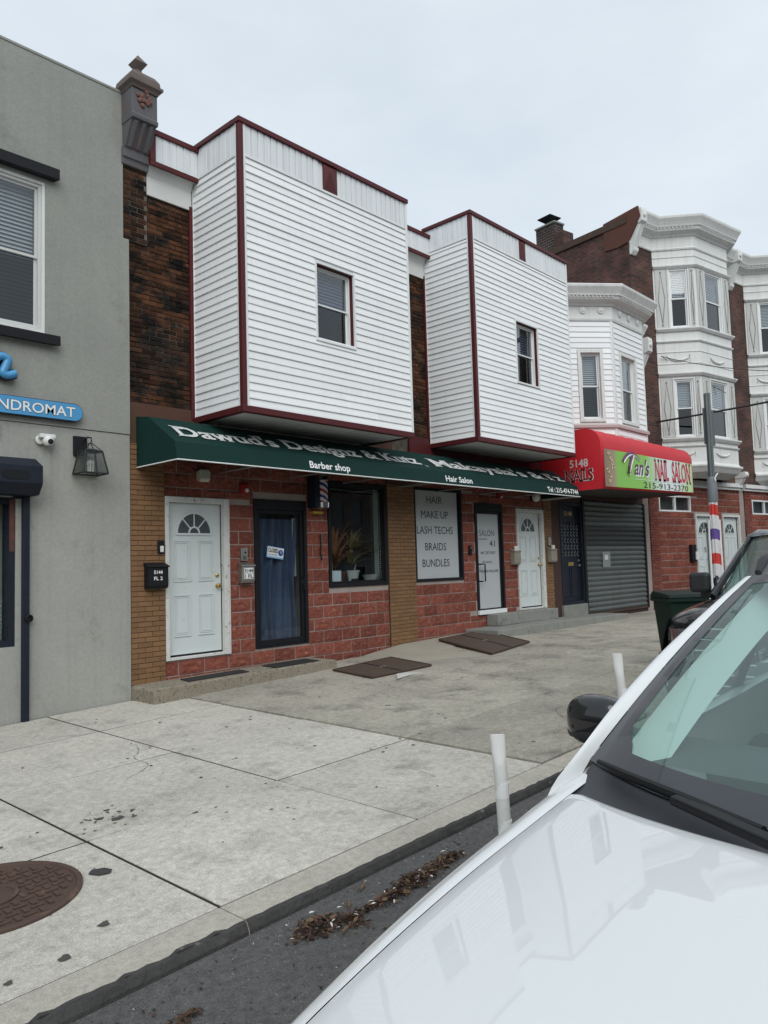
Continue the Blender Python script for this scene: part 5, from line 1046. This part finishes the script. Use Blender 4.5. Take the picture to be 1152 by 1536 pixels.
# ================================================================== street furniture
M_POSTW = mat('white_post', (.70, .71, .68), .5, (.58, .59, .56), 5, .8, .1, 40, col3=(.40, .39, .36), n3=(.62, .75), s3=12)
def delineator(label, x, y, ztop, lean, az):
    z0 = rz(x, y); t = thing('delineator_post', label, 'delineator', (x, y, z0), 0, 'white plastic delineator posts')
    h = ztop-z0; b = MB(); n = 16; rows = [(0, .031, .031), (.55*h, .031, .031), (.84*h, .031, .031), (.88*h, .032, .026), (.92*h, .034, .014), (h, .0345, .009)]
    pts = []
    for zz, rx, ry in rows:
        for k in range(n): a = 6.283*k/n; cx, cy = rx*math.cos(a), ry*math.sin(a); pts.append((x+lean[0]*zz+cx*math.cos(az)-cy*math.sin(az), y+lean[1]*zz+cx*math.sin(az)+cy*math.cos(az), z0+zz))
    b.add(pts, [(i*n+k, i*n+(k+1) % n, (i+1)*n+(k+1) % n, (i+1)*n+k) for i in range(len(rows)-1) for k in range(n)] + [tuple(range((len(rows)-1)*n, len(rows)*n))]); b.build('post', M_POSTW, t, smooth=True)
    for zz in (.52, .70): MB().lathe([(.0322, 0), (.0324, .07)], x+lean[0]*zz*h, y+lean[1]*zz*h, z0+zz*h, 16).build('reflective_band', mat('reflective_white', (.76, .77, .76), .3), t)
    MB().lathe([(.10, 0), (.10, .02), (.06, .035), (.05, .06)], x, y, z0, 20).build('base', M_PLASB, t)
delineator('white delineator post standing beside the hood of the white car', 3.01, 2.065, .815, (-.03, .03), R(-47)); delineator('white delineator post beyond the car mirror', 5.10, 2.45, .955, (-.06, .055), R(-60))
tb = thing('wheeled_bin', 'dark green wheeled trash bin on the pavement behind the truck', 'bin', (10.35, 4.4, gz(10.35, 4.4)))
FB = frame(10.57, 4.30, .73, -.68, gz(10.35, 4.4)) @ SC(.86, .86, .95); M_BIN = mat('bin_green', (.004, .019, .013), .6, (.007, .026, .018), 4, .8, .1, 50, spec=.25)
MB(FB).hexa([(-.23, -.24, .05), (.23, -.24, .05), (.23, .24, .08), (-.23, .24, .08), (-.30, -.33, .98), (.30, -.33, .98), (.30, .33, .98), (-.30, .33, .98)]).build('bin_body', M_BIN, tb, bevel=.025, seg=3)
MB(FB).hexa([(-.33, -.36, .94), (.33, -.36, .94), (.33, .36, .94), (-.33, .36, .94), (-.33, -.36, 1.0), (.33, -.36, 1.0), (.33, .36, 1.0), (-.33, .36, 1.0)]).build('bin_rim', M_BIN, tb, bevel=.012)
MB(FB).hexa([(-.345, -.385, 1.003), (.345, -.385, 1.003), (.345, .36, 1.003), (-.345, .36, 1.003), (-.31, -.33, 1.05), (.31, -.33, 1.05), (.31, .30, 1.09), (-.31, .30, 1.09)]).build('bin_lid', mat('bin_lid_green', (.004, .013, .010), .6, spec=.25), tb, bevel=.015)
text('bin_lettering', 'SUBURBAN', FB @ Matrix(((1, 0, 0, 0), (0, 1, -.097, -.2425), (0, 0, 1, 0), (0, 0, 0, 1))), -.20, .72, .055, M_LET, tb, width=.34, y=-.008, bold=.01)
for sx in (-1, 1): MB(FB).lathe([(.10, -.025), (.10, .025)], sx*.22, .24, .10, 18, 'x').build('wheel', M_RUBBER, tb)
sp = thing('sign_post', 'grey perforated sign post with striped wrap and sign seen from behind', 'sign post', (10.0, 3.56, gz(10, 3.5)))
M_GALV = mat('galvanised_post', (.16, .185, .185), .5, (.11, .13, .13), 6, .8, metal=.5)
z0 = gz(10, 3.5); FP = frame(10.0, 3.56, .73, -.68)
MB(FP).box(-.03, .03, -.03, -.024, z0, 3.70).box(-.03, -.024, -.024, .03, z0, 3.70).box(.024, .03, -.024, .03, z0, 3.70).box(-.024, .024, .024, .03, z0, 3.70).build('post', M_GALV, sp)
hl_ = MB(FP)
for k in range(52): hl_.lathe([(.007, 0), (.007, -.0015)], 0, -.0302, 2.42+k*.025, 6, 'y')
stuff(hl_.build('post_holes', M_BLACK, sp))
FQ = frame(10.0, 3.56, 1, -.1); 
MB(FQ).box(-.03, .27, .05, .056, 3.05, 3.52).build('sign_plate', M_GALV, sp, bevel=.002); MB(FQ).lathe([(.012, .0), (.012, -.03)], .02, -.0, 3.0, 8, 'y').build('bolt', M_CHROME, sp)
wr = MB(); n = 18
wr.add([(10.0+(.050+.009*math.sin(7*v+3*k))*math.cos(6.283*k/n), 3.56+(.050+.009*math.cos(5*v+2*k))*math.sin(6.283*k/n), 1.28+1.05*v-.10*(v < .01)*math.sin(k*.5)) for v in [i/12 for i in range(13)] for k in range(n)], [(i*n+k, i*n+(k+1) % n, (i+1)*n+(k+1) % n, (i+1)*n+k) for i in range(12) for k in range(n)])
m = bpy.data.materials.new('striped_wrap'); m.use_nodes = True; MATS['striped_wrap'] = m; n_ = m.node_tree.nodes; l_ = m.node_tree.links
g_ = n_.new('ShaderNodeNewGeometry'); s_ = n_.new('ShaderNodeSeparateXYZ'); a1 = n_.new('ShaderNodeMath'); a1.operation = 'MULTIPLY_ADD'; a1.inputs[1].default_value = .33
f_ = n_.new('ShaderNodeMath'); f_.operation = 'MULTIPLY'; f_.inputs[1].default_value = 1.62; f2 = n_.new('ShaderNodeMath'); f2.operation = 'FRACT'; c_ = n_.new('ShaderNodeValToRGB'); c_.color_ramp.interpolation = 'CONSTANT'
e = c_.color_ramp.elements; e[0].color = (.60, .60, .60, 1); e[1].position = .28; e[1].color = (.11, .06, .26, 1)
for ps_, cl in ((.50, (.60, .60, .60)), (.78, (.50, .035, .025))): q = e.new(ps_); q.color = (*cl, 1)
l_.new(g_.outputs['Position'], s_.inputs[0]); l_.new(s_.outputs[0], a1.inputs[0]); l_.new(s_.outputs[2], a1.inputs[2]); l_.new(a1.outputs[0], f_.inputs[0]); l_.new(f_.outputs[0], f2.inputs[0]); l_.new(f2.outputs[0], c_.inputs[0]); l_.new(c_.outputs[0], n_['Principled BSDF'].inputs['Base Color'])
wr.build('striped_wrap', m, sp, smooth=True); MB().lathe([(.058, 2.30), (.062, 2.36), (.055, 2.60), (.045, 2.62)], 10.0, 3.56, 0, 16).build('wrap_collar', mat('duct_tape', (.15, .165, .18), .5), sp, smooth=True)
MB().tube([(9.94, 3.50, 2.60), (9.96, 3.48, 2.64), (10.02, 3.49, 2.66), (10.07, 3.53, 2.64)], .008, 5).tube([(9.94, 3.50, 2.60), (9.925, 3.49, 2.56)], .006, 5).build('string', M_LET, sp)
# cables
def cable(label, a, b, sag, r, n=14): o = MB().tube([Vector(a).lerp(Vector(b), k/n) - Vector((0, 0, sag*4*(k/n)*(1-k/n))) for k in range(n+1)], r, 6).build('cable', M_PLASB, smooth=True); tag(o, label, 'cable', 'overhead cables'); return o
cable('thick black cable from the brick house passing behind the sign post', (21.1, 8.92, 5.46), (21.2, 3.0, 5.72), .04, .028)
cable('thin cable from the brick house sloping down to the right', (21.30, 8.78, 7.36), (21.2, 3.0, 6.05), .35, .010)
cable('thin cable slanting across the white bay behind the sign', (21.30, 8.78, 7.36), (23.05, 7.65, 6.35), .02, .009)
up_ = thing('utility_pole', 'wooden utility pole that holds the black cable, beyond the right edge', 'pole', (21.2, 2.9, 0)); MB().tube([(21.2, 2.9, -.2), (21.2, 2.9, 9.5)], [.16, .11], 12).build('pole', mat('pole_wood', (.10, .075, .055), .9, (.07, .055, .04), 3, .8, .3, 30, stretch=(8, 8, 1)), up_); box('crossarm', MATS['pole_wood'], up_, 21.14, 21.26, 1.8, 4.0, 8.8, 8.92)

# ================================================================== vehicles
def wheel(parent, x, y, z, r, w, side):
    t = MB().lathe([(r*.62, -w/2), (r*.9, -w/2), (r, -w*.36), (r, w*.36), (r*.9, w/2), (r*.62, w/2)], x, y, z, 36, 'y').build('wheel', M_RUBBER, parent, smooth=True)
    MB().lathe([(r*.63, -w*.4), (r*.63, w*.4)], x, y, z, 30, 'y').build('rim_barrel', M_STEEL, t, smooth=True)
    b = MB()
    for k in range(5):
        a = k*1.2566; b.hexa([(x+r*(q*math.cos(a)-e_*.1*math.sin(a)), y+side*yy, z+r*(q*math.sin(a)+e_*.1*math.cos(a))) for yy in (w*.28, w*.44) for q, e_ in ((.05, -1), (.62, -.8), (.62, .8), (.05, 1))])
    b.lathe([(r*.16, -w*.45), (r*.16, w*.45)], x, y, z, 14, 'y'); b.build('rim', M_STEEL, t)
def paint(name, col, rough=.5, met=0.):
    m = mat(name, col, rough, metal=met, coat=1.0, spec=.2); return m
M_WHITE = mat('white_car_paint', (.655, .68, .685), .5, (.63, .655, .658), 1.5, .8, coat=1.0, spec=.2, col3=(.56, .57, .56), n3=(.66, .8), s3=6); M_CARB = paint('black_car_paint', (.010, .010, .011), .25)
M_FRIT = mat('windscreen_frit', (.030, .033, .040), .35, coat=.25); M_CAB = mat('cabin_grey', (.055, .06, .062), .8, (.045, .05, .05), 8, .8, .2, 80); M_HEADL = mat('headliner', (.50, .53, .52), .9)
M_WS = glass('windscreen_glass', (.76, .92, .88), .8, dust_sky_veil=.11); M_SIDEG = glass('car_side_glass', (.55, .66, .64), 1.0)
wc = thing('white_car', 'white crossover car in the foreground seen over its hood', 'car', (3.0, .42, rz(3, .42)))
Y0 = .42
XS = [.42, .55, .75, 1.0, 1.4, 1.8, 2.15, 2.6, 3.4, 4.4, 5.1, 5.42]
TAB = dict(zc=[.64, .79, .872, .905, .937, .960, .975, .99, 1, 1, 1, 1], s3=[.46, .54, .595, .635, .69, .735, .775, .80, .80, .80, .74, .58], z3=[.60, .735, .815, .857, .893, .918, .936, .965, .99, 1.03, 1.05, 1.0],
    s4=[.53, .625, .675, .715, .77, .815, .855, .875, .885, .88, .82, .66], z4=[.54, .66, .75, .80, .85, .884, .906, .935, .965, 1.0, 1.01, .97], s5=[.62, .74, .80, .835, .87, .90, .918, .925, .93, .925, .87, .72], z5=[.46, .55, .615, .66, .71, .745, .77, .80, .82, .84, .84, .80],
    s6=[.66, .80, .86, .89, .92, .93, .935, .94, .945, .94, .89, .75], z6=[.34, .40, .44, .46, .50, .52, .54, .55, .56, .57, .57, .56])
def tv(k, x): return cr(XS, TAB[k], x)
def htop(x, s): s3 = tv('s3', x); q = min(abs(s)/s3, 1.0); return tv('zc', x)-(tv('zc', x)-tv('z3', x))*q**2.1
hrear = lambda s: 1.82+.32*(abs(s)/.86)**2
def hood_pt(u, v):
    t = 2*u-1; xr = hrear(t*.78); x = .60+(xr-.60)*v
    for _ in range(2): s = t*(tv('s3', x)-.005); xr = hrear(s); x = (.60+.06*t*t)+(xr-(.60+.06*t*t))*v
    return (x, Y0+s, htop(x, s) - (.010 if v in (0, 1) else 0) - (.006 if u in (0, 1) else 0))
MB().grid(hood_pt, 48, 40).build('hood', M_WHITE, wc, smooth=True)
for sd_ in (1, -1):
    def side_pt(u, v):
        x = .42+5.0*u; bo = [('s3', 'z3', .005, 0), ('s4', 'z4', 0, 0), ('s5', 'z5', 0, 0), ('s6', 'z6', 0, 0)]
        ss = [tv(a, x)+d for a, _, d, _ in bo] + [tv('s6', x)-.005, tv('s6', x)-.05]; zz = [tv(b, x) for _, b, _, _ in bo] + [.18, .04]
        k = v*5; return (x, Y0+sd_*cr([0, 1, 2, 3, 4, 5], ss, k), cr([0, 1, 2, 3, 4, 5], zz, k) - (.012 if v == 0 else 0))
    b = MB().grid(side_pt, 70, 20).build('fender' if sd_ > 0 else 'fender', M_WHITE, wc, smooth=True)
    for wx in (1.28, 4.25):
        wheel(wc, wx, Y0+sd_*.84, rz(wx, Y0+sd_*.84)+.345, .345, .22, sd_); MB().lathe([(.40, -.012), (.40, .012)], wx, Y0+sd_*.935, rz(wx, 1)+.36, 30, 'y').build('wheel_arch', M_PLASB, wc)
MB().grid(lambda u, v: (.44+.10*(2*u-1)**2-.05*math.sin(math.pi*v)*(1-(2*u-1)**2), Y0+(2*u-1)*(.56+.06*math.sin(math.pi*v)), .06+.62*v), 20, 10).build('front_bumper', M_WHITE, wc, smooth=True)
MB().grid(lambda u, v: (.378+.08*(2*u-1)**2, Y0+(2*u-1)*.42, .28+.22*v), 14, 4).build('grille', M_PLASB, wc)
for s_ in (-1, 1): MB().grid(lambda u, v: (.60-.16*v*(1-u)+.12*u, Y0+s_*(.42+.24*u), .60+.10*v-.03*u), 8, 4).build('headlight', M_CHROME, wc, smooth=True)
MB().grid(lambda u, v: (5.42-.1*(2*u-1)**2+.03*math.sin(3*v), Y0+(2*u-1)*.66, .06+.96*v), 14, 8).build('rear_panel', M_WHITE, wc, smooth=True)
MB().box(.7, 5.2, Y0-.72, Y0+.72, .0, .05).build('floor_pan', M_PLASB, wc); MB().box(.75, 1.75, Y0-.55, Y0+.55, .3, .70).build('engine_bay', M_PLASB, wc)
# windscreen
def ws(t, v): # t -1..1 across, v 0 bottom .. 1 top
    hw_ = .826-.176*v-.02*v*v; x = 1.925+1.195*v+(.36-.14*v)*t*t; z = .960+.600*(v+.16*v*(1-v))-(.0+.045*v)*t*t
    return (x, Y0+t*hw_, z)
MB().grid(lambda u, v: ws(2*u-1, v), 30, 20).build('windscreen', M_WS, wc, smooth=True)
def off(p, d=.006): return (p[0]+d*.5, p[1], p[2]-d)
offo = lambda p: off(p, -.003)
fb = MB(); fb.grid(lambda u, v: offo(ws(2*u-1, .075*v)), 30, 4); fb.grid(lambda u, v: offo(ws(2*u-1, .93+.07*v)), 30, 2)
for s_ in (-1, 1): fb.grid(lambda u, v: offo(ws(s_*(1-(.085-.015*v+.10*math.exp(-(v/.06)**2))*u), .07+.87*v)), 4, 30)
fb.build('frit_band', M_FRIT, wc, smooth=True)
MB().grid(lambda u, v: (lambda s, a, b: (a[0]+(b[0]-a[0])*v, a[1]+(b[1]-a[1])*v, a[2]+(b[2]-a[2])*v-.018*math.sin(math.pi*v)))(0, (hrear((2*u-1)*.80)-.03, Y0+(2*u-1)*.80, htop(min(hrear((2*u-1)*.8), 2.15), (2*u-1)*.74)-.026), off(ws(2*u-1, .03), .004)), 30, 5).build('cowl', mat('cowl_plastic', (.022, .025, .031), .5, bump=.05, bscale=80), wc, smooth=True)
# pillars, roof
PO = [(1.80, .79, .86), (2.06, .838, .925), (2.25, .846, .992), (2.52, .834, 1.118), (2.8, .79, 1.26), (3.09, .735, 1.388), (3.4, .69, 1.495), (3.7, .672, 1.545), (4.4, .66, 1.56), (5.0, .64, 1.51), (5.3, .60, 1.43)]
xs_ = [p[0] for p in PO]
po = lambda x: (cr(xs_, [p[1] for p in PO], x), cr(xs_, [p[2] for p in PO], x))
for s_ in (1, -1):
    def pil(u, v):
        vv = u*1.36-.36; g = ws(s_*1.0, vv); x = g[0]-.05*(1-u)*1.0; o, z = po(min(x+.03, 5.3)); f_u = min(1, max(0, u/.16)); z -= .05*(1-f_u)**2; o -= .02*(1-f_u); gi = min(abs(g[1]-Y0)+.004, o-.018)
        a = (g[0], gi, g[2]+.004); b_ = (x+.01, o, z-.004); c_ = (x+.05, o+.004, z-.04)
        k = v*2
        q = [a[i]+(b_[i]-a[i])*k for i in range(3)] if k <= 1 else [b_[i]+(c_[i]-b_[i])*(k-1) for i in range(3)]
        return (q[0], Y0+s_*q[1], q[2]-.02*(1-f_u)**2*(k < 1)+.012*f_u*math.sin(math.pi*min(k, 1))*(k < 1))
    MB().grid(pil, 30, 8).build('windscreen_pillar', M_WHITE, wc, smooth=True)
    MB().grid(lambda u, v: (lambda g: (g[0]+.02+.05*v, Y0+s_*(abs(g[1]-Y0)-.06-.15*v+.03*v*v), g[2]-.02-.03*v))(ws(1, .02+.97*u)), 20, 5).build('pillar_trim', M_HEADL, wc, smooth=True)
    b = MB(); b.grid(lambda u, v: (lambda x: (x, Y0+s_*((1-v)*(tv('s4', x)-.01)+v*(po(x)[0]+.005)), (1-v)*(tv('z4', x)+.005)+v*(po(x)[1]-.03)))(2.55+2.5*u), 30, 4); b.build('side_glass', M_SIDEG, wc, smooth=True)
    MB().grid(lambda u, v: (2.35+2.9*u, Y0+s_*(po(2.35+2.9*u)[0]+.012-.02*v), po(2.35+2.9*u)[1]-.045+.03*v), 30, 2).build('roof_rail_trim', M_WHITE, wc, smooth=True)
    for xx in (3.75, 4.75): MB().hexa([(x_, Y0+s_*(w_+d_), z_) for d_ in (0, .02) for x_, w_, z_ in ((xx, tv('s4', xx)-.01, tv('z4', xx)), (xx+.12, tv('s4', xx)-.01, tv('z4', xx)), (xx+.16, po(xx)[0]-.01, po(xx)[1]-.03), (xx+.06, po(xx)[0]-.01, po(xx)[1]-.03))]).build('side_pillar', M_CAB, wc)
    MB().tube([(3.40, Y0+s_*.625, 1.53), (3.48, Y0+s_*.628, 1.575), (3.62, Y0+s_*.63, 1.60), (4.3, Y0+s_*.62, 1.618), (4.95, Y0+s_*.60, 1.575), (5.02, Y0+s_*.60, 1.54)], [.014, .022, .022, .022, .022, .014], 10).build('roof_rail', M_PLASB, wc, smooth=True)
def roof(u, v):
    t = 2*u-1; a = ws(t, 1); xe = 5.15-.1*t*t; x = a[0]+(xe-a[0])*v; hw_ = (1-min(1, v*4))*abs(a[1]-Y0)/max(abs(t), .01)+min(1, v*4)*(po(x)[0]+.0) if abs(t) > .01 else .6
    return (x, Y0+t*hw_, a[2]+.020*math.sin(math.pi*min(1, v*1.3)*.8)-.06*v*v-(.01*t*t))
MB().grid(roof, 24, 24).build('roof', M_WHITE, wc, smooth=True); MB().grid(lambda u, v: (lambda p: (p[0], p[1]*.97+Y0*.03, p[2]-.03))(roof(u, v)), 16, 16).build('headliner', M_HEADL, wc, smooth=True)
MB().grid(lambda u, v: (5.10+.26*v-.08*(2*u-1)**2, Y0+(2*u-1)*(.56+.06*v), 1.485-.42*v), 14, 6).build('rear_window', M_SIDEG, wc, smooth=True)
# cabin
MB().grid(lambda u, v: (2.30+.55*v+.10*(2*u-1)**2, Y0+(2*u-1)*.74, .955+.03*math.sin(math.pi*v)-.03*v+.015*math.sin(math.pi*u)), 24, 8).build('dashboard', M_CAB, wc, smooth=True)
MB().grid(lambda u, v: (2.85+.08*math.sin(math.pi*v)+.10*(2*u-1)**2, Y0+(2*u-1)*.74, .925-.5*v), 20, 5).build('dashboard_face', M_CAB, wc, smooth=True)
def seat(label, y, x):
    s = MB().box(x, x+.50, y-.25, y+.25, .38, .52).build('seat', M_CAB, wc, bevel=.05, seg=3); MB().hexa([(x+.46, y-.24, .48), (x+.58, y-.24, .48), (x+.58, y+.24, .48), (x+.46, y+.24, .48), (x+.66, y-.20, 1.08), (x+.74, y-.20, 1.08), (x+.74, y+.20, 1.08), (x+.66, y+.20, 1.08)]).build('seat_back', M_CAB, s, bevel=.04, seg=3)
    MB().box(x+.66, x+.75, y-.12, y+.12, 1.11, 1.26).build('headrest', M_CAB, s, bevel=.03, seg=3)
seat('', Y0-.37, 3.15); seat('', Y0+.37, 3.15)
rb_ = MB().box(4.25, 4.7, Y0-.62, Y0+.62, .38, .52).build('rear_seat', M_CAB, wc, bevel=.05); MB().box(4.66, 4.78, Y0-.62, Y0+.62, .5, 1.05).build('seat_back', M_CAB, rb_, bevel=.04)
MB().tube([(2.98+.07*math.sin(a), Y0-.37+.185*math.cos(a), .96+.17*math.sin(a)) for a in [k*6.2832/24 for k in range(25)]], .015, 8).build('steering_wheel', M_PLASB, wc, smooth=True)
MB().box(2.98, 3.02, Y0-.12, Y0+.12, 1.42, 1.49).build('rear_view_mirror', M_PLASB, wc, bevel=.015)
# wiper
w_ = MB().hexa([(x_-.055, y_, z_-.004) for x_, y_, z_ in ((1.80, .46, .962), (1.835, .44, .962), (2.03, .83, .985), (1.985, .84, .985), (1.80, .46, .987), (1.835, .44, .987), (2.03, .83, 1.008), (1.985, .84, 1.008))]).build('wiper_arm', mat('wiper_black', (.006, .006, .007), .5, spec=.3), wc, bevel=.006)
MB().tube([(x_-.055, y_, z_-.004) for x_, y_, z_ in ((1.93, .60, .985), (2.02, .82, .998), (2.13, 1.02, .998), (2.245, 1.165, .990))], [.012, .015, .014, .010], 8).build('wiper_blade', MATS['wiper_black'], wc, smooth=True)
# mirrors
for s_ in (1, -1):
    cx, cy, cz = 2.86, Y0+s_*1.10, .965; b = MB()
    b.grid(lambda u, v: (lambda a, e: (cx+.075*math.copysign(abs(math.cos(e)*math.cos(a))**.75, math.cos(a)), cy+s_*.125*math.copysign(abs(math.cos(e)*math.sin(a))**.72, math.sin(a)), cz+.100*math.copysign(abs(math.sin(e))**.78, math.sin(e))-.012*(s_*(0))))(6.28318*u, -1.5707+3.14159*v), 28, 16)
    mr = b.build('side_mirror', M_CARB, wc, smooth=True)
    MB().lathe([(.06, -.075), (.088, -.065), (.092, -.05), (.088, -.035)], 0, 0, 0, 20).build('mirror_lip', M_PLASB, mr, smooth=True); li = mr.children[0]; li.matrix_basis = T(cx, cy, cz-.002) @ SC(.85, 1.42, 1)
    MB().hexa([(cx-.02, Y0+s_*.88, .88), (cx+.06, Y0+s_*.88, .88), (cx+.06, cy-s_*.05, .90), (cx-.02, cy-s_*.05, .90), (cx-.02, Y0+s_*.88, .93), (cx+.06, Y0+s_*.88, .93), (cx+.06, cy-s_*.05, .95), (cx-.02, cy-s_*.05, .95)]).build('mirror_arm', M_PLASB, mr)

# black pickup truck behind it
tk = thing('black_pickup', 'black pickup truck parked behind the white car', 'truck', (8.5, 1.9, rz(8.5, 1.9))); TY = 1.75
def rbox(name, m, x0, x1, hw0, hw1, z0, z1, bev, par=tk, top=None):
    t0, t1 = top or (hw0, hw1)
    return MB().hexa([(x0, TY-hw0, z0), (x1, TY-hw1, z0), (x1, TY+hw1, z0), (x0, TY+hw0, z0), (x0+.03, TY-t0, z1), (x1, TY-t1, z1), (x1, TY+t1, z1), (x0+.03, TY+t0, z1)]).build(name, m, par, bevel=bev, seg=4)
def truck_hood(u, v):
    t = 2*u-1; e = abs(t); w_ = min(1, v/.2); c = 1-math.cos(w_*math.pi/2); s = math.sin(w_*math.pi/2); q = max(0, (v-.2)/.8)
    x = 6.0+.16*c+1.36*q+.34*t*t*(1-q)**2*(.75+.25*c); hw_ = .90+.06*q
    return (x, TY+t*hw_, .98+.215*s+.07*q-.45*max(0, e-.75)**1.6+.03*math.exp(-((e-.45)/.12)**2)*min(1, q*3))
MB().grid(truck_hood, 40, 30).build('hood', M_CARB, tk, smooth=True)
for s_ in (1, -1):
    MB().grid(lambda u, v: (6.30+5.6*u-.02*v, TY+s_*(.915+.07*math.sin(math.pi*min(1, v*1.25))+.03*min(1, u*6)), 1.10+.04*u-.90*v), 30, 10).build('body_side', M_CARB, tk, smooth=True)
    hl2 = MB().grid(lambda u, v: (6.06+.32*u*u, TY+s_*(.62+.345*u), 1.05-.25*v-.02*u), 8, 5).build('headlight', mat('headlight_lens', (.10, .10, .11), .08, coat=1), tk, smooth=True)
    MB().tube([(6.05, TY+s_*.66, .83), (6.10, TY+s_*.80, .83), (6.25, TY+s_*.93, .84)], .012, 6).build('light_strip', M_CHROME, hl2); MB().box(6.30, 6.36, TY+s_*.955-.01, TY+s_*.955+.02, .55, .72).build('marker_light', M_CHROME, hl2)
    for wx in (6.95, 10.6): wheel(tk, wx, TY+s_*.86, rz(wx, TY)+.40, .40, .27, s_)
    MB().grid(lambda u, v: (7.15+.95*u+.15*v, TY+s_*((1-v)*.93+v*.74), 1.20+.62*v*min(1, u*1.6+.05)), 12, 4).build('front_side_glass', M_SIDEG, tk, smooth=True); MB().grid(lambda u, v: (8.1+1.2*u, TY+s_*((1-v)*.93+v*.74), 1.20+.60*v), 6, 4).build('rear_side_glass', M_SIDEG, tk, smooth=True)
    MB().tube([(7.28, TY+s_*.90, 1.24), (7.95, TY+s_*.76, 1.76), (8.2, TY+s_*.75, 1.83), (9.3, TY+s_*.75, 1.84)], .035, 8).build('windscreen_pillar', M_CARB, tk, smooth=True)
    mm = MB().box(7.42, 7.52, TY+s_*.98, TY+s_*1.17, 1.27, 1.46).build('side_mirror', M_PLASB, tk, bevel=.035, seg=3); MB().box(7.52, 7.58, TY+s_*.90, TY+s_*1.10, 1.22, 1.29).build('mirror_arm', M_PLASB, mm, bevel=.012)
MB().grid(lambda u, v: (7.42+.52*v+.20*(2*u-1)**2-.14, TY+(2*u-1)*(.90-.15*v), 1.25+.55*v), 20, 8).build('windscreen', M_WS, tk, smooth=True)
MB().grid(lambda u, v: (7.80+1.6*v+.14*(2*u-1)**2*(1-v), TY+(2*u-1)*.76, 1.82+.045*math.sin(math.pi*v)-.035*(2*u-1)**2), 16, 10).build('roof', M_CARB, tk, smooth=True)
MB().box(9.35, 9.42, TY-.85, TY+.85, .6, 1.75).build('cab_back', M_CARB, tk); MB().box(9.5, 11.8, TY-.9, TY+.9, .35, .60).build('bed_floor', M_PLASB, tk); MB().box(11.75, 11.85, TY-.95, TY+.95, .35, 1.15).build('tailgate', M_CARB, tk)
MB().box(6.3, 9.4, TY-.8, TY+.8, .15, .75).build('chassis', M_PLASB, tk); MB().box(7.9, 8.4, TY-.7, TY+.7, .7, 1.35).build('seats', M_CAB, tk, bevel=.06)
gr = MB().grid(lambda u, v: (6.02+.06*(2*u-1)**2, TY+(2*u-1)*.66, .50+.62*v), 16, 6).build('grille', M_PLASB, tk, smooth=True)
for k in range(7): z = .54+k*.085; MB().tube([(6.015+.06*t*t, TY+t*.64, z) for t in [i/8-1 for i in range(17)]], .010 if k else .022, 6).build('grille_bar', M_CHROME, gr, smooth=True)
MB().prism([(TY-.14, .98), (TY-.15, .80), (TY, .66), (TY+.15, .80), (TY+.14, .98), (TY, 1.02)], 'x', 5.99, 6.02).build('emblem_shield', M_PLASB, gr, bevel=.006)
MB().tube([(5.98, TY-.06, .93), (5.98, TY-.11, .90), (5.98, TY-.10, .83), (5.98, TY-.05, .84)], .018, 6).tube([(5.98, TY+.06, .93), (5.98, TY+.11, .90), (5.98, TY+.10, .83), (5.98, TY+.05, .84)], .018, 6).tube([(5.98, TY, .95), (5.975, TY, .76)], [.035, .015], 6).build('emblem', M_CHROME, gr, smooth=True)
MB().grid(lambda u, v: (5.92+.22*(2*u-1)**2+.03*math.sin(math.pi*v), TY+(2*u-1)*.96, .18+.28*v), 20, 5).build('front_bumper', M_CHROME, tk, smooth=True)
MB().box(5.91, 5.925, TY-.18, TY+.18, .26, .38).build('number_plate', M_PLASW, tk)

# ================================================================== the far side of the street (behind the camera, seen in glass and paint)
M_OB = [brickmat('opposite_brick', (.13, .05, .035), (.09, .04, .03), (.12, .11, .10)), mat('opposite_render', (.24, .22, .19), .9), brickmat('opposite_brown', (.10, .06, .04), (.07, .045, .035), (.11, .1, .09))]
cols = ('red brick', 'tan rendered', 'brown brick')
for i in range(15):
    x0 = -24+i*6.2; x1 = x0+6.0; h_ = 8.2+(i*37 % 5)*.45; Fo = frame(x1, -18, -1, 0)
    t = thing('opposite_house', '%s row house across the street, %s from the left end of its row' % (cols[i % 3], ('first', 'second', 'third', 'fourth', 'fifth', 'sixth', 'seventh', 'eighth', 'ninth', 'tenth', 'eleventh', 'twelfth', 'thirteenth', 'fourteenth', 'fifteenth')[i]), 'building', (x0+3, -18, 0), 0, 'row houses across the street')
    hs_ = [(.7, 1.9, .9, 2.9), (2.6, 3.6, .2, 2.7), (4.2, 5.4, .9, 2.9), (.8, 1.8, 4.4, 6.2), (2.5, 3.5, 4.4, 6.2), (4.2, 5.2, 4.4, 6.2)]
    wall(Fo, 0, 6.0, -.5, h_, hs_, 0, .3).build('wall', M_OB[i % 3], t); box('cornice', M_OLDWHITE, t, 0, 6.0, -.35, 0, h_-.5, h_, Fo)
    for k, a in enumerate(hs_): MB(Fo).box(a[0], a[1], .12, .14, a[2], a[3]).build('door' if k == 1 else 'window', M_NAVY if k == 1 else mat('dark_glass', (.02, .024, .03), .1), t)
